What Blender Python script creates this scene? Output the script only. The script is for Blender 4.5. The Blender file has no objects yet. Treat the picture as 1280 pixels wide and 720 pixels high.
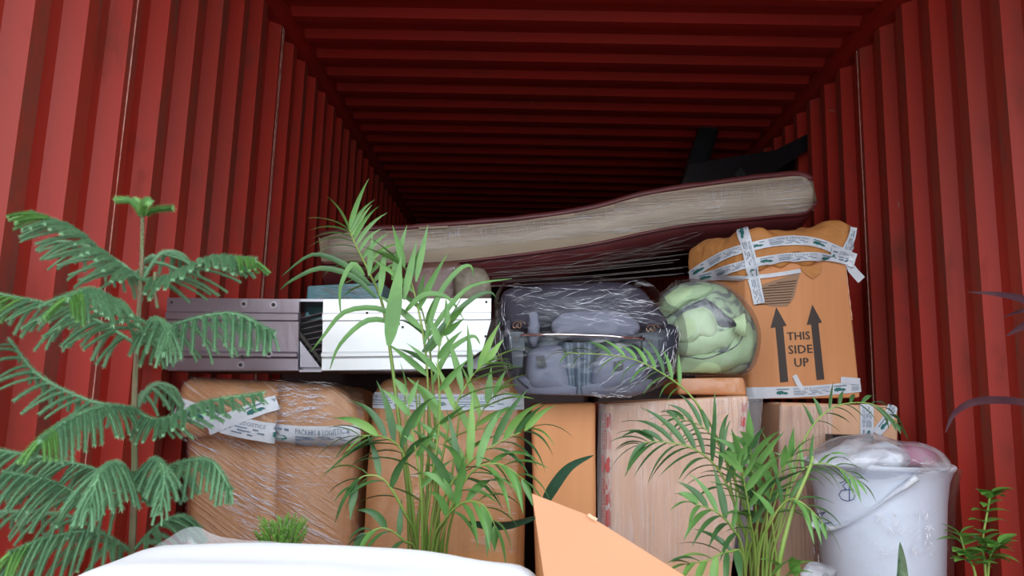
import bpy, math, random
from mathutils import Vector, noise
from mathutils.bvhtree import BVHTree

# ------------------------------------------------------------------ camera, light, exposure
F, VPX, VPY, ROLL, CZ = 906.0, 655.0, 500.0, 0.028, 0.87
sc = bpy.context.scene
def unit(v): return v.normalized()
_c, _s = math.cos(ROLL), math.sin(ROLL)
_x, _y = VPX - 640, VPY - 360
_u, _v = _x*_c + _y*_s, -_x*_s + _y*_c
WY = unit(Vector((_u, _v, F))); WZ = unit(Vector((0, -F, _v))); WX = WY.cross(WZ)
if WX.x < 0: WX = -WX
def ray(px, py):
    x, y = px - 640, py - 360
    r = Vector((x*_c + y*_s, -x*_s + y*_c, F))
    return Vector((WX.dot(r), WY.dot(r), WZ.dot(r)))
def P(px, py, D):                                   # pixel and distance into the container -> world point
    d = ray(px, py); return Vector((d.x/d.y*D, D, CZ + d.z/d.y*D))
cam_data = bpy.data.cameras.new('camera'); cam = bpy.data.objects.new('camera', cam_data)
sc.collection.objects.link(cam); sc.camera = cam
cam_data.sensor_width = 36; cam_data.lens = 36*F/1280; cam_data.clip_start = .05; cam_data.clip_end = 300
from mathutils import Matrix
r_ = unit(ray(640+1000000, 360) - ray(640, 360)*1); u_ = unit(ray(640, 360-1000000) - ray(640, 360)); f_ = unit(ray(640, 360))
m = Matrix.Identity(4)
for i in range(3): m[i][0] = r_[i]; m[i][1] = u_[i]; m[i][2] = -f_[i]
m[0][3], m[1][3], m[2][3] = 0, 0, CZ
cam.matrix_world = m
cam_data.dof.use_dof = True; cam_data.dof.focus_distance = 2.0; cam_data.dof.aperture_fstop = 9

sc.view_settings.view_transform = 'Standard'; sc.view_settings.look = 'None'
sc.view_settings.gamma = 1; sc.view_settings.exposure = 2.05
sc.cycles.max_bounces = 10; sc.cycles.transparent_max_bounces = 24
w = bpy.data.worlds.new('overcast_sky'); sc.world = w; w.use_nodes = True
nt = w.node_tree; bg = nt.nodes['Background']
tc = nt.nodes.new('ShaderNodeTexCoord'); sep = nt.nodes.new('ShaderNodeSeparateXYZ'); rp = nt.nodes.new('ShaderNodeValToRGB')
nt.links.new(tc.outputs['Generated'], sep.inputs[0]); nt.links.new(sep.outputs['Z'], rp.inputs[0]); nt.links.new(rp.outputs[0], bg.inputs[0])
rp.color_ramp.elements[0].color = (.80, .85, .90, 1); rp.color_ramp.elements[1].color = (.86, .93, 1, 1)
bg.inputs[1].default_value = 1.0
pl = bpy.data.lights.new('doorway_portal', 'AREA'); pl.shape = 'RECTANGLE'; pl.size = 2.35; pl.size_y = 2.39; pl.cycles.is_portal = True
po = bpy.data.objects.new('doorway_portal', pl); sc.collection.objects.link(po)
po.location = (.163, .56, 1.195); po.rotation_euler = (math.radians(90), 0, 0)

# ------------------------------------------------------------------ materials
def mat(name, col, rough=.6, metal=0, col2=None, nscale=8, stretch=(1,1,1), bump=0, bscale=30, trans=0, alpha=1, sheen=0, spec=.5, rot=(0,0,0), dist=.0, ramp=(.35,.65), coord='Object', sss=0):
    m = bpy.data.materials.new(name); m.use_nodes = True; nt = m.node_tree; N = nt.nodes; L = nt.links
    b = N['Principled BSDF']
    b.inputs['Base Color'].default_value = (*col, 1); b.inputs['Roughness'].default_value = rough; b.inputs['Metallic'].default_value = metal
    b.inputs['Specular IOR Level'].default_value = spec; b.inputs['Transmission Weight'].default_value = trans; b.inputs['Alpha'].default_value = alpha
    if sheen: b.inputs['Sheen Weight'].default_value = sheen
    tc = N.new('ShaderNodeTexCoord'); mp = N.new('ShaderNodeMapping'); mp.inputs['Scale'].default_value = stretch; mp.inputs['Rotation'].default_value = rot
    L.new(tc.outputs[coord], mp.inputs[0])
    if col2:
        n = N.new('ShaderNodeTexNoise'); n.inputs['Scale'].default_value = nscale; n.inputs['Detail'].default_value = 6; n.inputs['Distortion'].default_value = dist
        r = N.new('ShaderNodeValToRGB'); r.color_ramp.elements[0].color = (*col, 1); r.color_ramp.elements[1].color = (*col2, 1)
        r.color_ramp.elements[0].position, r.color_ramp.elements[1].position = ramp
        L.new(mp.outputs[0], n.inputs[0]); L.new(n.outputs[0], r.inputs[0]); L.new(r.outputs[0], b.inputs['Base Color'])
    if bump:
        n = N.new('ShaderNodeTexNoise'); n.inputs['Scale'].default_value = bscale; n.inputs['Detail'].default_value = 5; n.inputs['Distortion'].default_value = dist
        bp = N.new('ShaderNodeBump'); bp.inputs['Strength'].default_value = min(bump, 1); bp.inputs['Distance'].default_value = .01 if bump < 1 else .01*bump
        L.new(mp.outputs[0], n.inputs[0]); L.new(n.outputs[0], bp.inputs['Height']); L.new(bp.outputs[0], b.inputs['Normal'])
    return m
def film(name, tint=(.96,.97,1), haze=.10, streak=.5, rot=(0,0,0), stretch=(6,6,60), scale=3, rough=.12, refl=.10, lo=.55, hi=.75, bump=.8):
    """clear stretch film: transparent, glossy, wrinkled along one direction, milky where it bunches up"""
    m = bpy.data.materials.new(name); m.use_nodes = True; nt = m.node_tree; N = nt.nodes; L = nt.links
    for n in list(N): N.remove(n)
    out = N.new('ShaderNodeOutputMaterial'); tr = N.new('ShaderNodeBsdfTransparent'); tr.inputs[0].default_value = (*tint, 1)
    gl = N.new('ShaderNodeBsdfGlossy'); gl.inputs['Roughness'].default_value = rough
    df = N.new('ShaderNodeBsdfDiffuse'); df.inputs[0].default_value = (.85, .88, .92, 1)
    tc = N.new('ShaderNodeTexCoord'); mp = N.new('ShaderNodeMapping'); mp.inputs['Rotation'].default_value = rot; mp.inputs['Scale'].default_value = stretch
    mp.vector_type = 'TEXTURE' if False else 'POINT'
    # rotate first, then stretch
    mp.inputs['Scale'].default_value = (1,1,1); mp2 = N.new('ShaderNodeMapping'); mp2.inputs['Scale'].default_value = stretch
    L.new(tc.outputs['Object'], mp.inputs[0]); L.new(mp.outputs[0], mp2.inputs[0])
    n = N.new('ShaderNodeTexNoise'); n.inputs['Scale'].default_value = scale; n.inputs['Detail'].default_value = 5; n.inputs['Distortion'].default_value = .25
    L.new(mp2.outputs[0], n.inputs[0])
    n2 = N.new('ShaderNodeTexNoise'); n2.inputs['Scale'].default_value = 7; n2.inputs['Detail'].default_value = 2; L.new(mp.outputs[0], n2.inputs[0])
    r = N.new('ShaderNodeValToRGB'); r.color_ramp.elements[0].position, r.color_ramp.elements[1].position = lo, hi; L.new(n.outputs[0], r.inputs[0])
    r2 = N.new('ShaderNodeValToRGB'); r2.color_ramp.elements[0].position, r2.color_ramp.elements[1].position = .42, .6; L.new(n2.outputs[0], r2.inputs[0])
    mu = N.new('ShaderNodeMath'); mu.operation = 'MULTIPLY'; L.new(r.outputs[0], mu.inputs[0]); L.new(r2.outputs[0], mu.inputs[1])
    bp = N.new('ShaderNodeBump'); bp.inputs['Strength'].default_value = bump; bp.inputs['Distance'].default_value = .012
    L.new(n.outputs[0], bp.inputs['Height']); L.new(bp.outputs[0], gl.inputs['Normal'])
    lw = N.new('ShaderNodeLayerWeight'); lw.inputs[0].default_value = .25; L.new(bp.outputs[0], lw.inputs['Normal'])
    f1 = N.new('ShaderNodeMath'); f1.operation = 'MULTIPLY_ADD'; L.new(lw.outputs['Fresnel'], f1.inputs[0]); f1.inputs[1].default_value = .35; f1.inputs[2].default_value = refl
    f1.use_clamp = True
    f2 = N.new('ShaderNodeMath'); f2.operation = 'MULTIPLY_ADD'; L.new(mu.outputs[0], f2.inputs[0]); f2.inputs[1].default_value = streak; f2.inputs[2].default_value = haze
    m1 = N.new('ShaderNodeMixShader'); m2 = N.new('ShaderNodeMixShader')
    L.new(f2.outputs[0], m1.inputs[0]); L.new(tr.outputs[0], m1.inputs[1]); L.new(df.outputs[0], m1.inputs[2])
    L.new(f1.outputs[0], m2.inputs[0]); L.new(m1.outputs[0], m2.inputs[1]); L.new(gl.outputs[0], m2.inputs[2])
    L.new(m2.outputs[0], out.inputs[0])
    return m
def paint_mat(name, base, base2, dirt, thr=(.5, .68)):
    """old container paint: two reds, brown scuffed dirt patches, pale scratches, soft grain"""
    m = mat(name, base, rough=.5, col2=base2, nscale=2.2, stretch=(1, 1, .35), spec=.22, bump=.12, bscale=7)
    nt = m.node_tree; N = nt.nodes; L = nt.links; b = N['Principled BSDF']
    src = b.inputs['Base Color'].links[0].from_socket
    tc = N.new('ShaderNodeTexCoord')
    def layer(prev, col, scale, st, thr, amt, detail=8, dist=0):
        mp = N.new('ShaderNodeMapping'); mp.inputs['Scale'].default_value = st; L.new(tc.outputs['Object'], mp.inputs[0])
        n = N.new('ShaderNodeTexNoise'); n.inputs['Scale'].default_value = scale; n.inputs['Detail'].default_value = detail; n.inputs['Roughness'].default_value = .65; n.inputs['Distortion'].default_value = dist
        L.new(mp.outputs[0], n.inputs[0])
        r = N.new('ShaderNodeMapRange'); r.inputs[1].default_value, r.inputs[2].default_value = thr; r.inputs[4].default_value = amt; L.new(n.outputs[0], r.inputs[0])
        mx = N.new('ShaderNodeMixRGB'); mx.inputs[2].default_value = (*col, 1); L.new(r.outputs[0], mx.inputs[0]); L.new(prev, mx.inputs[1])
        return mx.outputs[0], r.outputs[0]
    s1, d1 = layer(src, dirt, 5, (1, 1.6, .5), thr, .75)
    s2, _ = layer(s1, (.35, .22, .2), 9, (1, 3.0, 1.2), (.69, .74), .7, 10, .6)
    s3, _ = layer(s2, (.42, .20, .17), 26, (.6, 1, .08), (.70, .735), .5, 4, .2)      # thin upright scratches
    s3, _ = layer(s3, (.05, .02, .015), 3.2, (1, 2.2, 1.4), (.60, .72), .35, 9, .3)   # grimy hand-height patches
    L.new(s3, b.inputs['Base Color'])
    r = N.new('ShaderNodeMapRange'); r.inputs[3].default_value = .4; r.inputs[4].default_value = .8; L.new(d1, r.inputs[0]); L.new(r.outputs[0], b.inputs['Roughness'])
    return m
M = {}
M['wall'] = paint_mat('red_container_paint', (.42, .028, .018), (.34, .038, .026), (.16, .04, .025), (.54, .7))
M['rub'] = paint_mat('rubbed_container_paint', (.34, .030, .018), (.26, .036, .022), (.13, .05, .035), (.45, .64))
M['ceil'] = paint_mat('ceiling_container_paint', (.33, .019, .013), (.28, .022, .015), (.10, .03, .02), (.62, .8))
M['rust'] = mat('rust_line', (.62, .36, .30), .8, col2=(.40, .12, .09), nscale=30)
M['ply'] = mat('plywood_floor', (.16, .09, .05), .7, col2=(.10, .06, .035), nscale=6, stretch=(1, 8, 1))
M['ground'] = mat('concrete_ground', (.36, .35, .33), .9, col2=(.29, .28, .27), nscale=3, bump=.3)
M['card'] = mat('brown_cardboard', (.60, .29, .115), .62, col2=(.51, .235, .09), nscale=5, stretch=(6, 6, .5), bump=.12, bscale=14, spec=.35)
M['card_pale'] = mat('pale_cardboard', (.76, .46, .29), .62, col2=(.70, .41, .25), nscale=4, stretch=(8, 8, .5), bump=.12, bscale=14, spec=.35)
M['card_orange'] = mat('orange_cardboard', (.74, .335, .145), .6, col2=(.67, .295, .12), nscale=4, stretch=(5, 5, .5), bump=.08, bscale=12, spec=.35)
M['kraft'] = mat('kraft_paper', (.64, .29, .09), .6, col2=(.50, .21, .06), nscale=6, bump=1, bscale=13, dist=.8, spec=.4)
M['flap'] = mat('light_cardboard', (.50, .245, .135), .7, col2=(.47, .225, .12), nscale=3, spec=.3)
M['grey_patch'] = mat('ribbed_kraft', (.36, .22, .13), .6)
M['ink'] = mat('dark_brown_ink', (.055, .040, .035), .6)
M['tape'] = mat('white_tape', (.72, .77, .82), .28, col2=(.62, .68, .76), nscale=12, bump=.25, bscale=40, spec=.6)
M['green_ink'] = mat('teal_ink', (.02, .16, .15), .5)
M['grey_ink'] = mat('grey_blue_ink', (.16, .22, .30), .5)
M['red_ink'] = mat('red_ink', (.45, .06, .06), .5)
M['black'] = mat('black_lacquer', (.010, .010, .012), .25)
M['dark'] = mat('shade_dark_wrap', (.05, .02, .018), .5, bump=.5, bscale=8)  # dark colour stands in for the darkness behind the front row
M['maroon'] = mat('maroon_fabric', (.15, .032, .034), .36, col2=(.11, .025, .028), nscale=6, bump=.3, bscale=10)
M['beige'] = mat('beige_fabric', (.58, .49, .36), .5, col2=(.50, .42, .31), nscale=5, stretch=(1, 1, 3), bump=.3, bscale=9)
M['teal'] = mat('teal_carton', (.11, .27, .28), .5, col2=(.08, .2, .24), nscale=8)
M['brown_wrap'] = mat('brown_bundle', (.22, .12, .09), .5, col2=(.16, .07, .05), nscale=9, bump=.6, bscale=12)
M['steel'] = mat('brushed_steel', (.46, .45, .50), .34, .9, col2=(.34, .33, .38), nscale=3, stretch=(1, 1, 2), bump=.05, bscale=6)
M['steel_glare'] = mat('glare_white_steel', (.86, .89, .90), .35, .3, col2=(.68, .73, .75), nscale=4, ramp=(.45, .8), stretch=(.8, 1, 1.5), bump=.06, bscale=6)  # pale copy of the steel, its bright sky reflection put into the colour
M['hole'] = mat('screw_dark', (.03, .025, .02), .5, .3)
M['grey_dark'] = mat('dark_grey_fabric', (.055, .055, .075), .7, col2=(.035, .035, .05), nscale=10, bump=.4, bscale=14)
M['grey_mid'] = mat('mid_grey_fabric', (.20, .215, .27), .7, col2=(.15, .16, .21), nscale=8, bump=.4, bscale=10)
M['plastic'] = mat('slate_plastic', (.035, .05, .065), .35)
M['chrome'] = mat('chrome_bar', (.75, .72, .70), .15, 1)
M['brass'] = mat('rusty_spring', (.28, .17, .11), .4, .8)
M['sage'] = mat('sage_cloth', (.50, .70, .40), .75, col2=(.42, .60, .35), nscale=7, bump=.9, bscale=8, dist=.6)
M['sage_pale'] = mat('pale_sage_cloth', (.57, .74, .46), .75, col2=(.48, .66, .40), nscale=9, bump=.9, bscale=9, dist=.6)
M['marble'] = mat('grey_marbled_cloth', (.09, .10, .12), .75, col2=(.30, .33, .33), nscale=22, dist=1.5, ramp=(.4, .62), bump=.4)
M['marble2'] = mat('sage_marbled_cloth', (.46, .62, .40), .75, col2=(.20, .24, .22), nscale=14, dist=1.5, ramp=(.48, .60), bump=.6, bscale=9)
M['bin'] = mat('pale_plastic', (.84, .90, .97), .35, col2=(.80, .86, .95), nscale=3, spec=.5)
M['binbag'] = mat('white_liner', (.72, .76, .82), .3, bump=.6, bscale=14)
M['pink'] = mat('pink_cloth', (.62, .22, .36), .7, bump=.6, bscale=12)
M['marker'] = mat('blue_marker', (.03, .07, .25), .5)
M['sheet'] = mat('white_sheet', (.80, .83, .86), .6, bump=.5, bscale=5)
M['pot'] = mat('black_pot', (.03, .03, .03), .5); M['pot_t'] = mat('clay_pot', (.32, .12, .06), .7)
M['soil'] = mat('soil', (.04, .028, .02), .95, bump=.8, bscale=60)
def leafmat(name, a, b, rough=.42, sc_=18, tr=.25):
    m = mat(name, a, rough, col2=b, nscale=sc_, spec=.5, ramp=(.4, .62))
    nt = m.node_tree; N = nt.nodes; L = nt.links; bs = N['Principled BSDF']
    t = N.new('ShaderNodeBsdfTranslucent'); L.new(bs.inputs['Base Color'].links[0].from_socket, t.inputs[0])
    mx = N.new('ShaderNodeMixShader'); mx.inputs[0].default_value = tr
    L.new(bs.outputs[0], mx.inputs[1]); L.new(t.outputs[0], mx.inputs[2]); L.new(mx.outputs[0], N['Material Output'].inputs[0])
    return m
M['pine'] = leafmat('pine_green', (.19, .39, .22), (.26, .48, .27), .55, 25)
M['pine_new'] = leafmat('new_pine_green', (.25, .50, .14), (.18, .40, .14), .5, 25)
M['bark'] = mat('pine_bark', (.22, .15, .10), .8, col2=(.15, .17, .08), nscale=30)
M['palm'] = leafmat('palm_green', (.10, .24, .06), (.14, .31, .08), .38)
M['palm_d'] = leafmat('dark_palm_green', (.045, .12, .04), (.07, .17, .05), .38)
M['palm_l'] = leafmat('light_palm_green', (.19, .36, .08), (.14, .30, .07), .42)
M['stem'] = leafmat('palm_stem_green', (.22, .36, .07), (.30, .38, .10), .4)
M['dry'] = mat('dry_leaf', (.40, .36, .32), .7, col2=(.3, .26, .2), nscale=20)
M['rubber'] = leafmat('rubber_leaf', (.035, .09, .05), (.045, .11, .065), .25)
M['purple'] = leafmat('purple_leaf', (.04, .013, .02), (.06, .025, .03), .6, tr=.1); M['purple'].node_tree.nodes['Principled BSDF'].inputs['Specular IOR Level'].default_value = .15
M['basil'] = leafmat('basil_green', (.10, .26, .04), (.15, .34, .07), .45)
M['thuja'] = leafmat('thuja_green', (.26, .50, .10), (.18, .40, .08), .5)
M['snake'] = leafmat('snake_leaf', (.05, .12, .06), (.22, .30, .18), .4, 30)
M['film'] = film('stretch_film', rot=(0, math.radians(-32), 0), stretch=(3, 10, 60), scale=2.2, haze=.03, streak=.35, lo=.55, hi=.7, refl=.06)
M['film_v'] = film('upright_film', stretch=(60, 10, 2), scale=2, haze=.10, streak=.30, lo=.48, hi=.76, refl=.05)
M['film_h'] = film('level_film', stretch=(3, 10, 70), scale=2, haze=.02, streak=.5, lo=.55, hi=.66, refl=.05, rot=(0, math.radians(6), 0))
M['film_crumple'] = film('crumpled_film', stretch=(7, 7, 22), scale=1.6, haze=.0, streak=.30, lo=.60, hi=.70, refl=.015, rough=.09, rot=(0, math.radians(12), 0))
M['film_clear'] = film('clear_film', stretch=(8, 8, 12), scale=1.5, haze=.015, streak=.2, lo=.6, hi=.7, refl=.035)
M['film_sheer'] = film('sheer_white_film', stretch=(5, 5, 5), scale=1.5, haze=.22, streak=.25, lo=.45, hi=.7, refl=.05)
M['film_milky'] = film('milky_film', stretch=(6, 6, 6), scale=1.6, haze=.14, streak=.5, lo=.5, hi=.66, refl=.06, rough=.12)
M['crease_glint'] = mat('film_crease_glint', (.85, .87, .92), .18, spec=.9)  # film folds coloured whitish to stand in for highlights on the wrap
M['crease_glint_soft'] = mat('soft_crease_glint', (.42, .40, .39), .3, spec=.9)  # greyer copy of the highlight folds, for fainter streaks

# ------------------------------------------------------------------ builders
Cc = sc.collection
BASE = {}
def empty(name, loc, label, cat, group=None):
    o = bpy.data.objects.new(name, None); Cc.objects.link(o); o.location = loc; o.empty_display_size = .05
    o['label'] = label; o['category'] = cat
    if group: o['group'] = group
    BASE[o] = Vector(loc); return o
def mk(name, verts, faces, mt, parent=None, label=None, cat=None, group=None, kind=None, smooth=False, base=None):
    verts = [Vector(v) for v in verts]
    if parent is None:
        if base is None:
            zs = min(v.z for v in verts); base = Vector((sum(v.x for v in verts)/len(verts), sum(v.y for v in verts)/len(verts), zs))
        base = Vector(base)
    else: base = BASE[parent]
    me = bpy.data.meshes.new(name); me.from_pydata([v - base for v in verts], [], faces)
    if isinstance(mt, (list, tuple)):
        for x in mt: me.materials.append(x)
    else: me.materials.append(mt)
    if smooth: me.shade_smooth()
    me.update()
    o = bpy.data.objects.new(name, me); Cc.objects.link(o)
    if parent: o.parent = parent
    else: o.location = base
    BASE[o] = base
    if label: o['label'] = label
    if cat: o['category'] = cat
    if group: o['group'] = group
    if kind: o['kind'] = kind
    return o
class G:                                            # geometry collector
    def __init__(s): s.v = []; s.f = []
    def add(s, v, f):
        n = len(s.v); s.v += [Vector(x) for x in v]; s.f += [tuple(i+n for i in q) for q in f]; return s
    def box(s, a, b):
        (x0,y0,z0),(x1,y1,z1) = a, b
        return s.add([(x0,y0,z0),(x1,y0,z0),(x1,y1,z0),(x0,y1,z0),(x0,y0,z1),(x1,y0,z1),(x1,y1,z1),(x0,y1,z1)],
            [(0,3,2,1),(4,5,6,7),(0,1,5,4),(1,2,6,5),(2,3,7,6),(3,0,4,7)])
    def slab(s, q, th):                             # planar quad/polygon pushed back along its normal
        n = (q[1]-q[0]).cross(q[2]-q[0]).normalized()
        if n.y > 0: n = -n
        k = len(q); b = [p - n*th for p in q]
        return s.add(list(q)+b, [tuple(range(k)), tuple(range(2*k-1, k-1, -1))] + [(i, k+i, k+(i+1)%k, (i+1)%k) for i in range(k)])
    def tube(s, pts, rad, sides=6, cap=True):
        pts = [Vector(p) for p in pts]; n = len(pts); up = Vector((.13, .2, 1)).normalized()
        if not hasattr(rad, '__len__'): rad = [rad]*n
        vs = []; 
        for i, p in enumerate(pts):
            t = (pts[min(i+1, n-1)] - pts[max(i-1, 0)]); t = t.normalized() if t.length > 1e-9 else Vector((0,0,1))
            a = t.cross(up)
            if a.length < .05: a = t.cross(Vector((1,0,0)))
            a.normalize(); b = t.cross(a)
            for k in range(sides):
                an = 2*math.pi*k/sides; vs.append(p + (a*math.cos(an) + b*math.sin(an))*rad[i])
        fs = [(i*sides+k, i*sides+(k+1)%sides, (i+1)*sides+(k+1)%sides, (i+1)*sides+k) for i in range(n-1) for k in range(sides)]
        if cap: fs += [tuple(range(sides-1, -1, -1)), tuple((n-1)*sides+k for k in range(sides))]
        return s.add(vs, fs)
    def lathe(s, c, prof, sides=32):
        n = len(prof); vs = [Vector((c[0]+r*math.cos(2*math.pi*k/sides), c[1]+r*math.sin(2*math.pi*k/sides), c[2]+z)) for r, z in prof for k in range(sides)]
        fs = [(i*sides+k, i*sides+(k+1)%sides, (i+1)*sides+(k+1)%sides, (i+1)*sides+k) for i in range(n-1) for k in range(sides)]
        return s.add(vs, fs)
    def mk(s, name, mt, *a, **k): return mk(name, s.v, s.f, mt, *a, **k)
def struct(o, kind='structure'): o['kind'] = kind; return o
def spline(pts, n):                                 # Catmull-Rom through tuples
    pts = [Vector(p) for p in pts]; out = []; k = len(pts)
    if k == 2: return [pts[0].lerp(pts[1], i/n) for i in range(n+1)]
    for j in range(n+1):
        t = j/n*(k-1); i = min(int(t), k-2); f = t-i
        a, b, c, d = pts[max(i-1,0)], pts[i], pts[i+1], pts[min(i+2,k-1)]
        out.append(.5*((2*b) + (c-a)*f + (2*a-5*b+4*c-d)*f*f + (3*b-a-3*c+d)*f**3))
    return out
def ppath(pp, n):                                   # px spline (x,y,D) -> world points
    return [P(*q) for q in spline(pp, n)]
def soft_box(name, front, depth, mt, parent=None, r=.02, bulge=.01, amp=.004, freq=5, seed=0, nx=16, ny=12, nz=18, warp=None, **kw):
    """front = world corners (tl,tr,br,bl); rounded, bulging, slightly crumpled carton; returns obj and BVH"""
    tl, tr, br, bl = [Vector(p) for p in front]; dv = depth if isinstance(depth, Vector) else Vector((0, depth, 0))
    sx, sy, sz = ((tr-tl).length + (br-bl).length)/2, dv.length, ((tl-bl).length + (tr-br).length)/2
    def lines(n, size):
        e = min(r/size, .45); return [0, e*.13, e*.4, e*.75, e] + [e + (1-2*e)*i/(n) for i in range(1, n)] + [1-e, 1-e*.75, 1-e*.4, 1-e*.13, 1]
    X, Y, Z = lines(nx, sx), lines(ny, sy), lines(nz, sz); idx = {}; vs = []; fs = []
    def vert(i, j, k):
        key = (i, j, k)
        if key in idx: return idx[key]
        p = Vector((X[i]*sx, Y[j]*sy, Z[k]*sz)); q = Vector((min(max(p.x, r), sx-r), min(max(p.y, r), sy-r), min(max(p.z, r), sz-r)))
        d = p-q; nrm = d.normalized() if d.length > 1e-9 else Vector((0,0,1)); p = q + nrm*min(r, d.length if sum(1 for c in d if abs(c) > 1e-6) <= 1 else r)
        u, v, t = p.x/sx, p.y/sy, p.z/sz
        bu = bulge*(math.sin(math.pi*min(max(u,0),1))*math.sin(math.pi*min(max(t,0),1)))
        wpt = (bl*(1-u)*(1-t) + br*u*(1-t) + tl*(1-u)*t + tr*u*t) + dv*v
        if abs(nrm.y) > .5: wpt.y += bu*(1 if nrm.y > 0 else -1)
        elif abs(nrm.x) > .5: wpt.x += .6*bulge*math.sin(math.pi*min(max(t,0),1))*(1 if nrm.x > 0 else -1)
        nn = noise.noise_vector(wpt*freq + Vector((seed, seed*.7, 0)))
        wpt += Vector((nn.x, nn.y, nn.z*.6))*amp*min(1, max(0, (wpt.z))*8)
        if warp: wpt = warp(wpt, u, v, t, nrm)
        idx[key] = len(vs); vs.append(wpt); return idx[key]
    nX, nY, nZ = len(X)-1, len(Y)-1, len(Z)-1
    for i in range(nX):
        for k in range(nZ):
            fs.append((vert(i,0,k), vert(i+1,0,k), vert(i+1,0,k+1), vert(i,0,k+1)))
            fs.append((vert(i+1,nY,k), vert(i,nY,k), vert(i,nY,k+1), vert(i+1,nY,k+1)))
    for j in range(nY):
        for k in range(nZ):
            fs.append((vert(0,j+1,k), vert(0,j,k), vert(0,j,k+1), vert(0,j+1,k+1)))
            fs.append((vert(nX,j,k), vert(nX,j+1,k), vert(nX,j+1,k+1), vert(nX,j,k+1)))
    for i in range(nX):
        for j in range(nY):
            fs.append((vert(i,j+1,0), vert(i+1,j+1,0), vert(i+1,j,0), vert(i,j,0)))
            fs.append((vert(i,j,nZ), vert(i+1,j,nZ), vert(i+1,j+1,nZ), vert(i,j+1,nZ)))
    o = mk(name, vs, fs, mt, parent, smooth=True, **kw)
    return o, BVHTree.FromPolygons(vs, fs)
def ext(a, b, z):                                   # extend the line a->b down to height z
    t = (z - a.z)/(b.z - a.z); return a + (b-a)*t
def blob(name, outline, D, front, back, mt, parent=None, amp=.006, freq=9, seed=0, rings=12, n=56, pw=2.2, center=None, openback=False, zmin=None, **kw):
    """closed soft body whose outline (pixels) stands at distance D, swelling forward and back"""
    ol = spline([(x, y, 0) for x, y in outline] + [(outline[0][0], outline[0][1], 0)], n)[:-1]
    pts = [P(q.x, q.y, D) for q in ol]
    c = P(*center, D) if center else sum(pts, Vector())/len(pts)
    vs = []; fs = []; m_ = len(pts)
    def ring(t, sgn, amt):
        for p in pts:
            q = c + (p-c)*t; q.y += sgn*amt*(1-t**pw)**(1/pw)
            q = q + noise.noise_vector(q*freq + Vector((seed, 0, seed*1.3)))*amp
            if zmin is not None and q.z < zmin: q.z = zmin
            vs.append(q)
    ts = [math.sin(math.pi/2*(i/rings)) for i in range(1, rings+1)]
    cf = c + Vector((0, -front, 0)); vs.append(cf)
    for t in ts: ring(t, -1, front)
    for k in range(m_): fs.append((0, 1+(k+1)%m_, 1+k))
    for i in range(rings-1):
        for k in range(m_): fs.append((1+i*m_+k, 1+i*m_+(k+1)%m_, 1+(i+1)*m_+(k+1)%m_, 1+(i+1)*m_+k))
    if not openback:
        last = 1+(rings-1)*m_
        for t in ts[-2::-1]:
            st = len(vs); ring(t, 1, back)
            for k in range(m_): fs.append((last+k, last+(k+1)%m_, st+(k+1)%m_, st+k))
            last = st
        vs.append(c + Vector((0, back, 0))); e = len(vs)-1
        for k in range(m_): fs.append((last+k, last+(k+1)%m_, e))
    o = mk(name, vs, fs, mt, parent, smooth=True, **kw)
    return o, BVHTree.FromPolygons(vs, fs)
CAM = Vector((0, 0, CZ))
def hit(bvhs, px, py, off, dflt=None):
    d = ray(px, py).normalized(); best = None
    for b in bvhs:
        h = b.ray_cast(CAM, d)
        if h[0] is not None and (best is None or h[3] < best[3]): best = h
    if best is None: return dflt(px, py) if dflt else None
    n = best[1] if best[1].dot(d) < 0 else -best[1]
    return best[0] + n*off
def drape(name, bvhs, quad, off, mt, parent, nu=30, nv=30, wav=.003, freq=14, seed=3, Dd=2.0, **kw):
    """sheet laid over the surface inside a pixel quad (tl,tr,br,bl)"""
    tl, tr, br, bl = [Vector((*q, 0)) for q in quad]; vs = []; ok = []
    for j in range(nv+1):
        for i in range(nu+1):
            u, v = i/nu, j/nv; q = (tl*(1-u)+tr*u)*(1-v) + (bl*(1-u)+br*u)*v
            h = hit(bvhs, q.x, q.y, off)
            ok.append(h is not None); h = h or P(q.x, q.y, Dd)
            vs.append(h + Vector((0, -1, 0))*(wav*(1+noise.noise(h*freq + Vector((seed,0,0))))))
    fs = []
    for j in range(nv):
        for i in range(nu):
            q = (j*(nu+1)+i, j*(nu+1)+i+1, (j+1)*(nu+1)+i+1, (j+1)*(nu+1)+i)
            if all(ok[k] for k in q): 
                if max((vs[a]-vs[b]).length for a in q for b in q) < .12: fs.append(q)
    used = sorted({k for q in fs for k in q}); mp = {k: i for i, k in enumerate(used)}
    return mk(name, [vs[k] for k in used], [tuple(mp[k] for k in q) for q in fs], mt, parent, smooth=True, **kw)
CR = random.Random(99)
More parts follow.
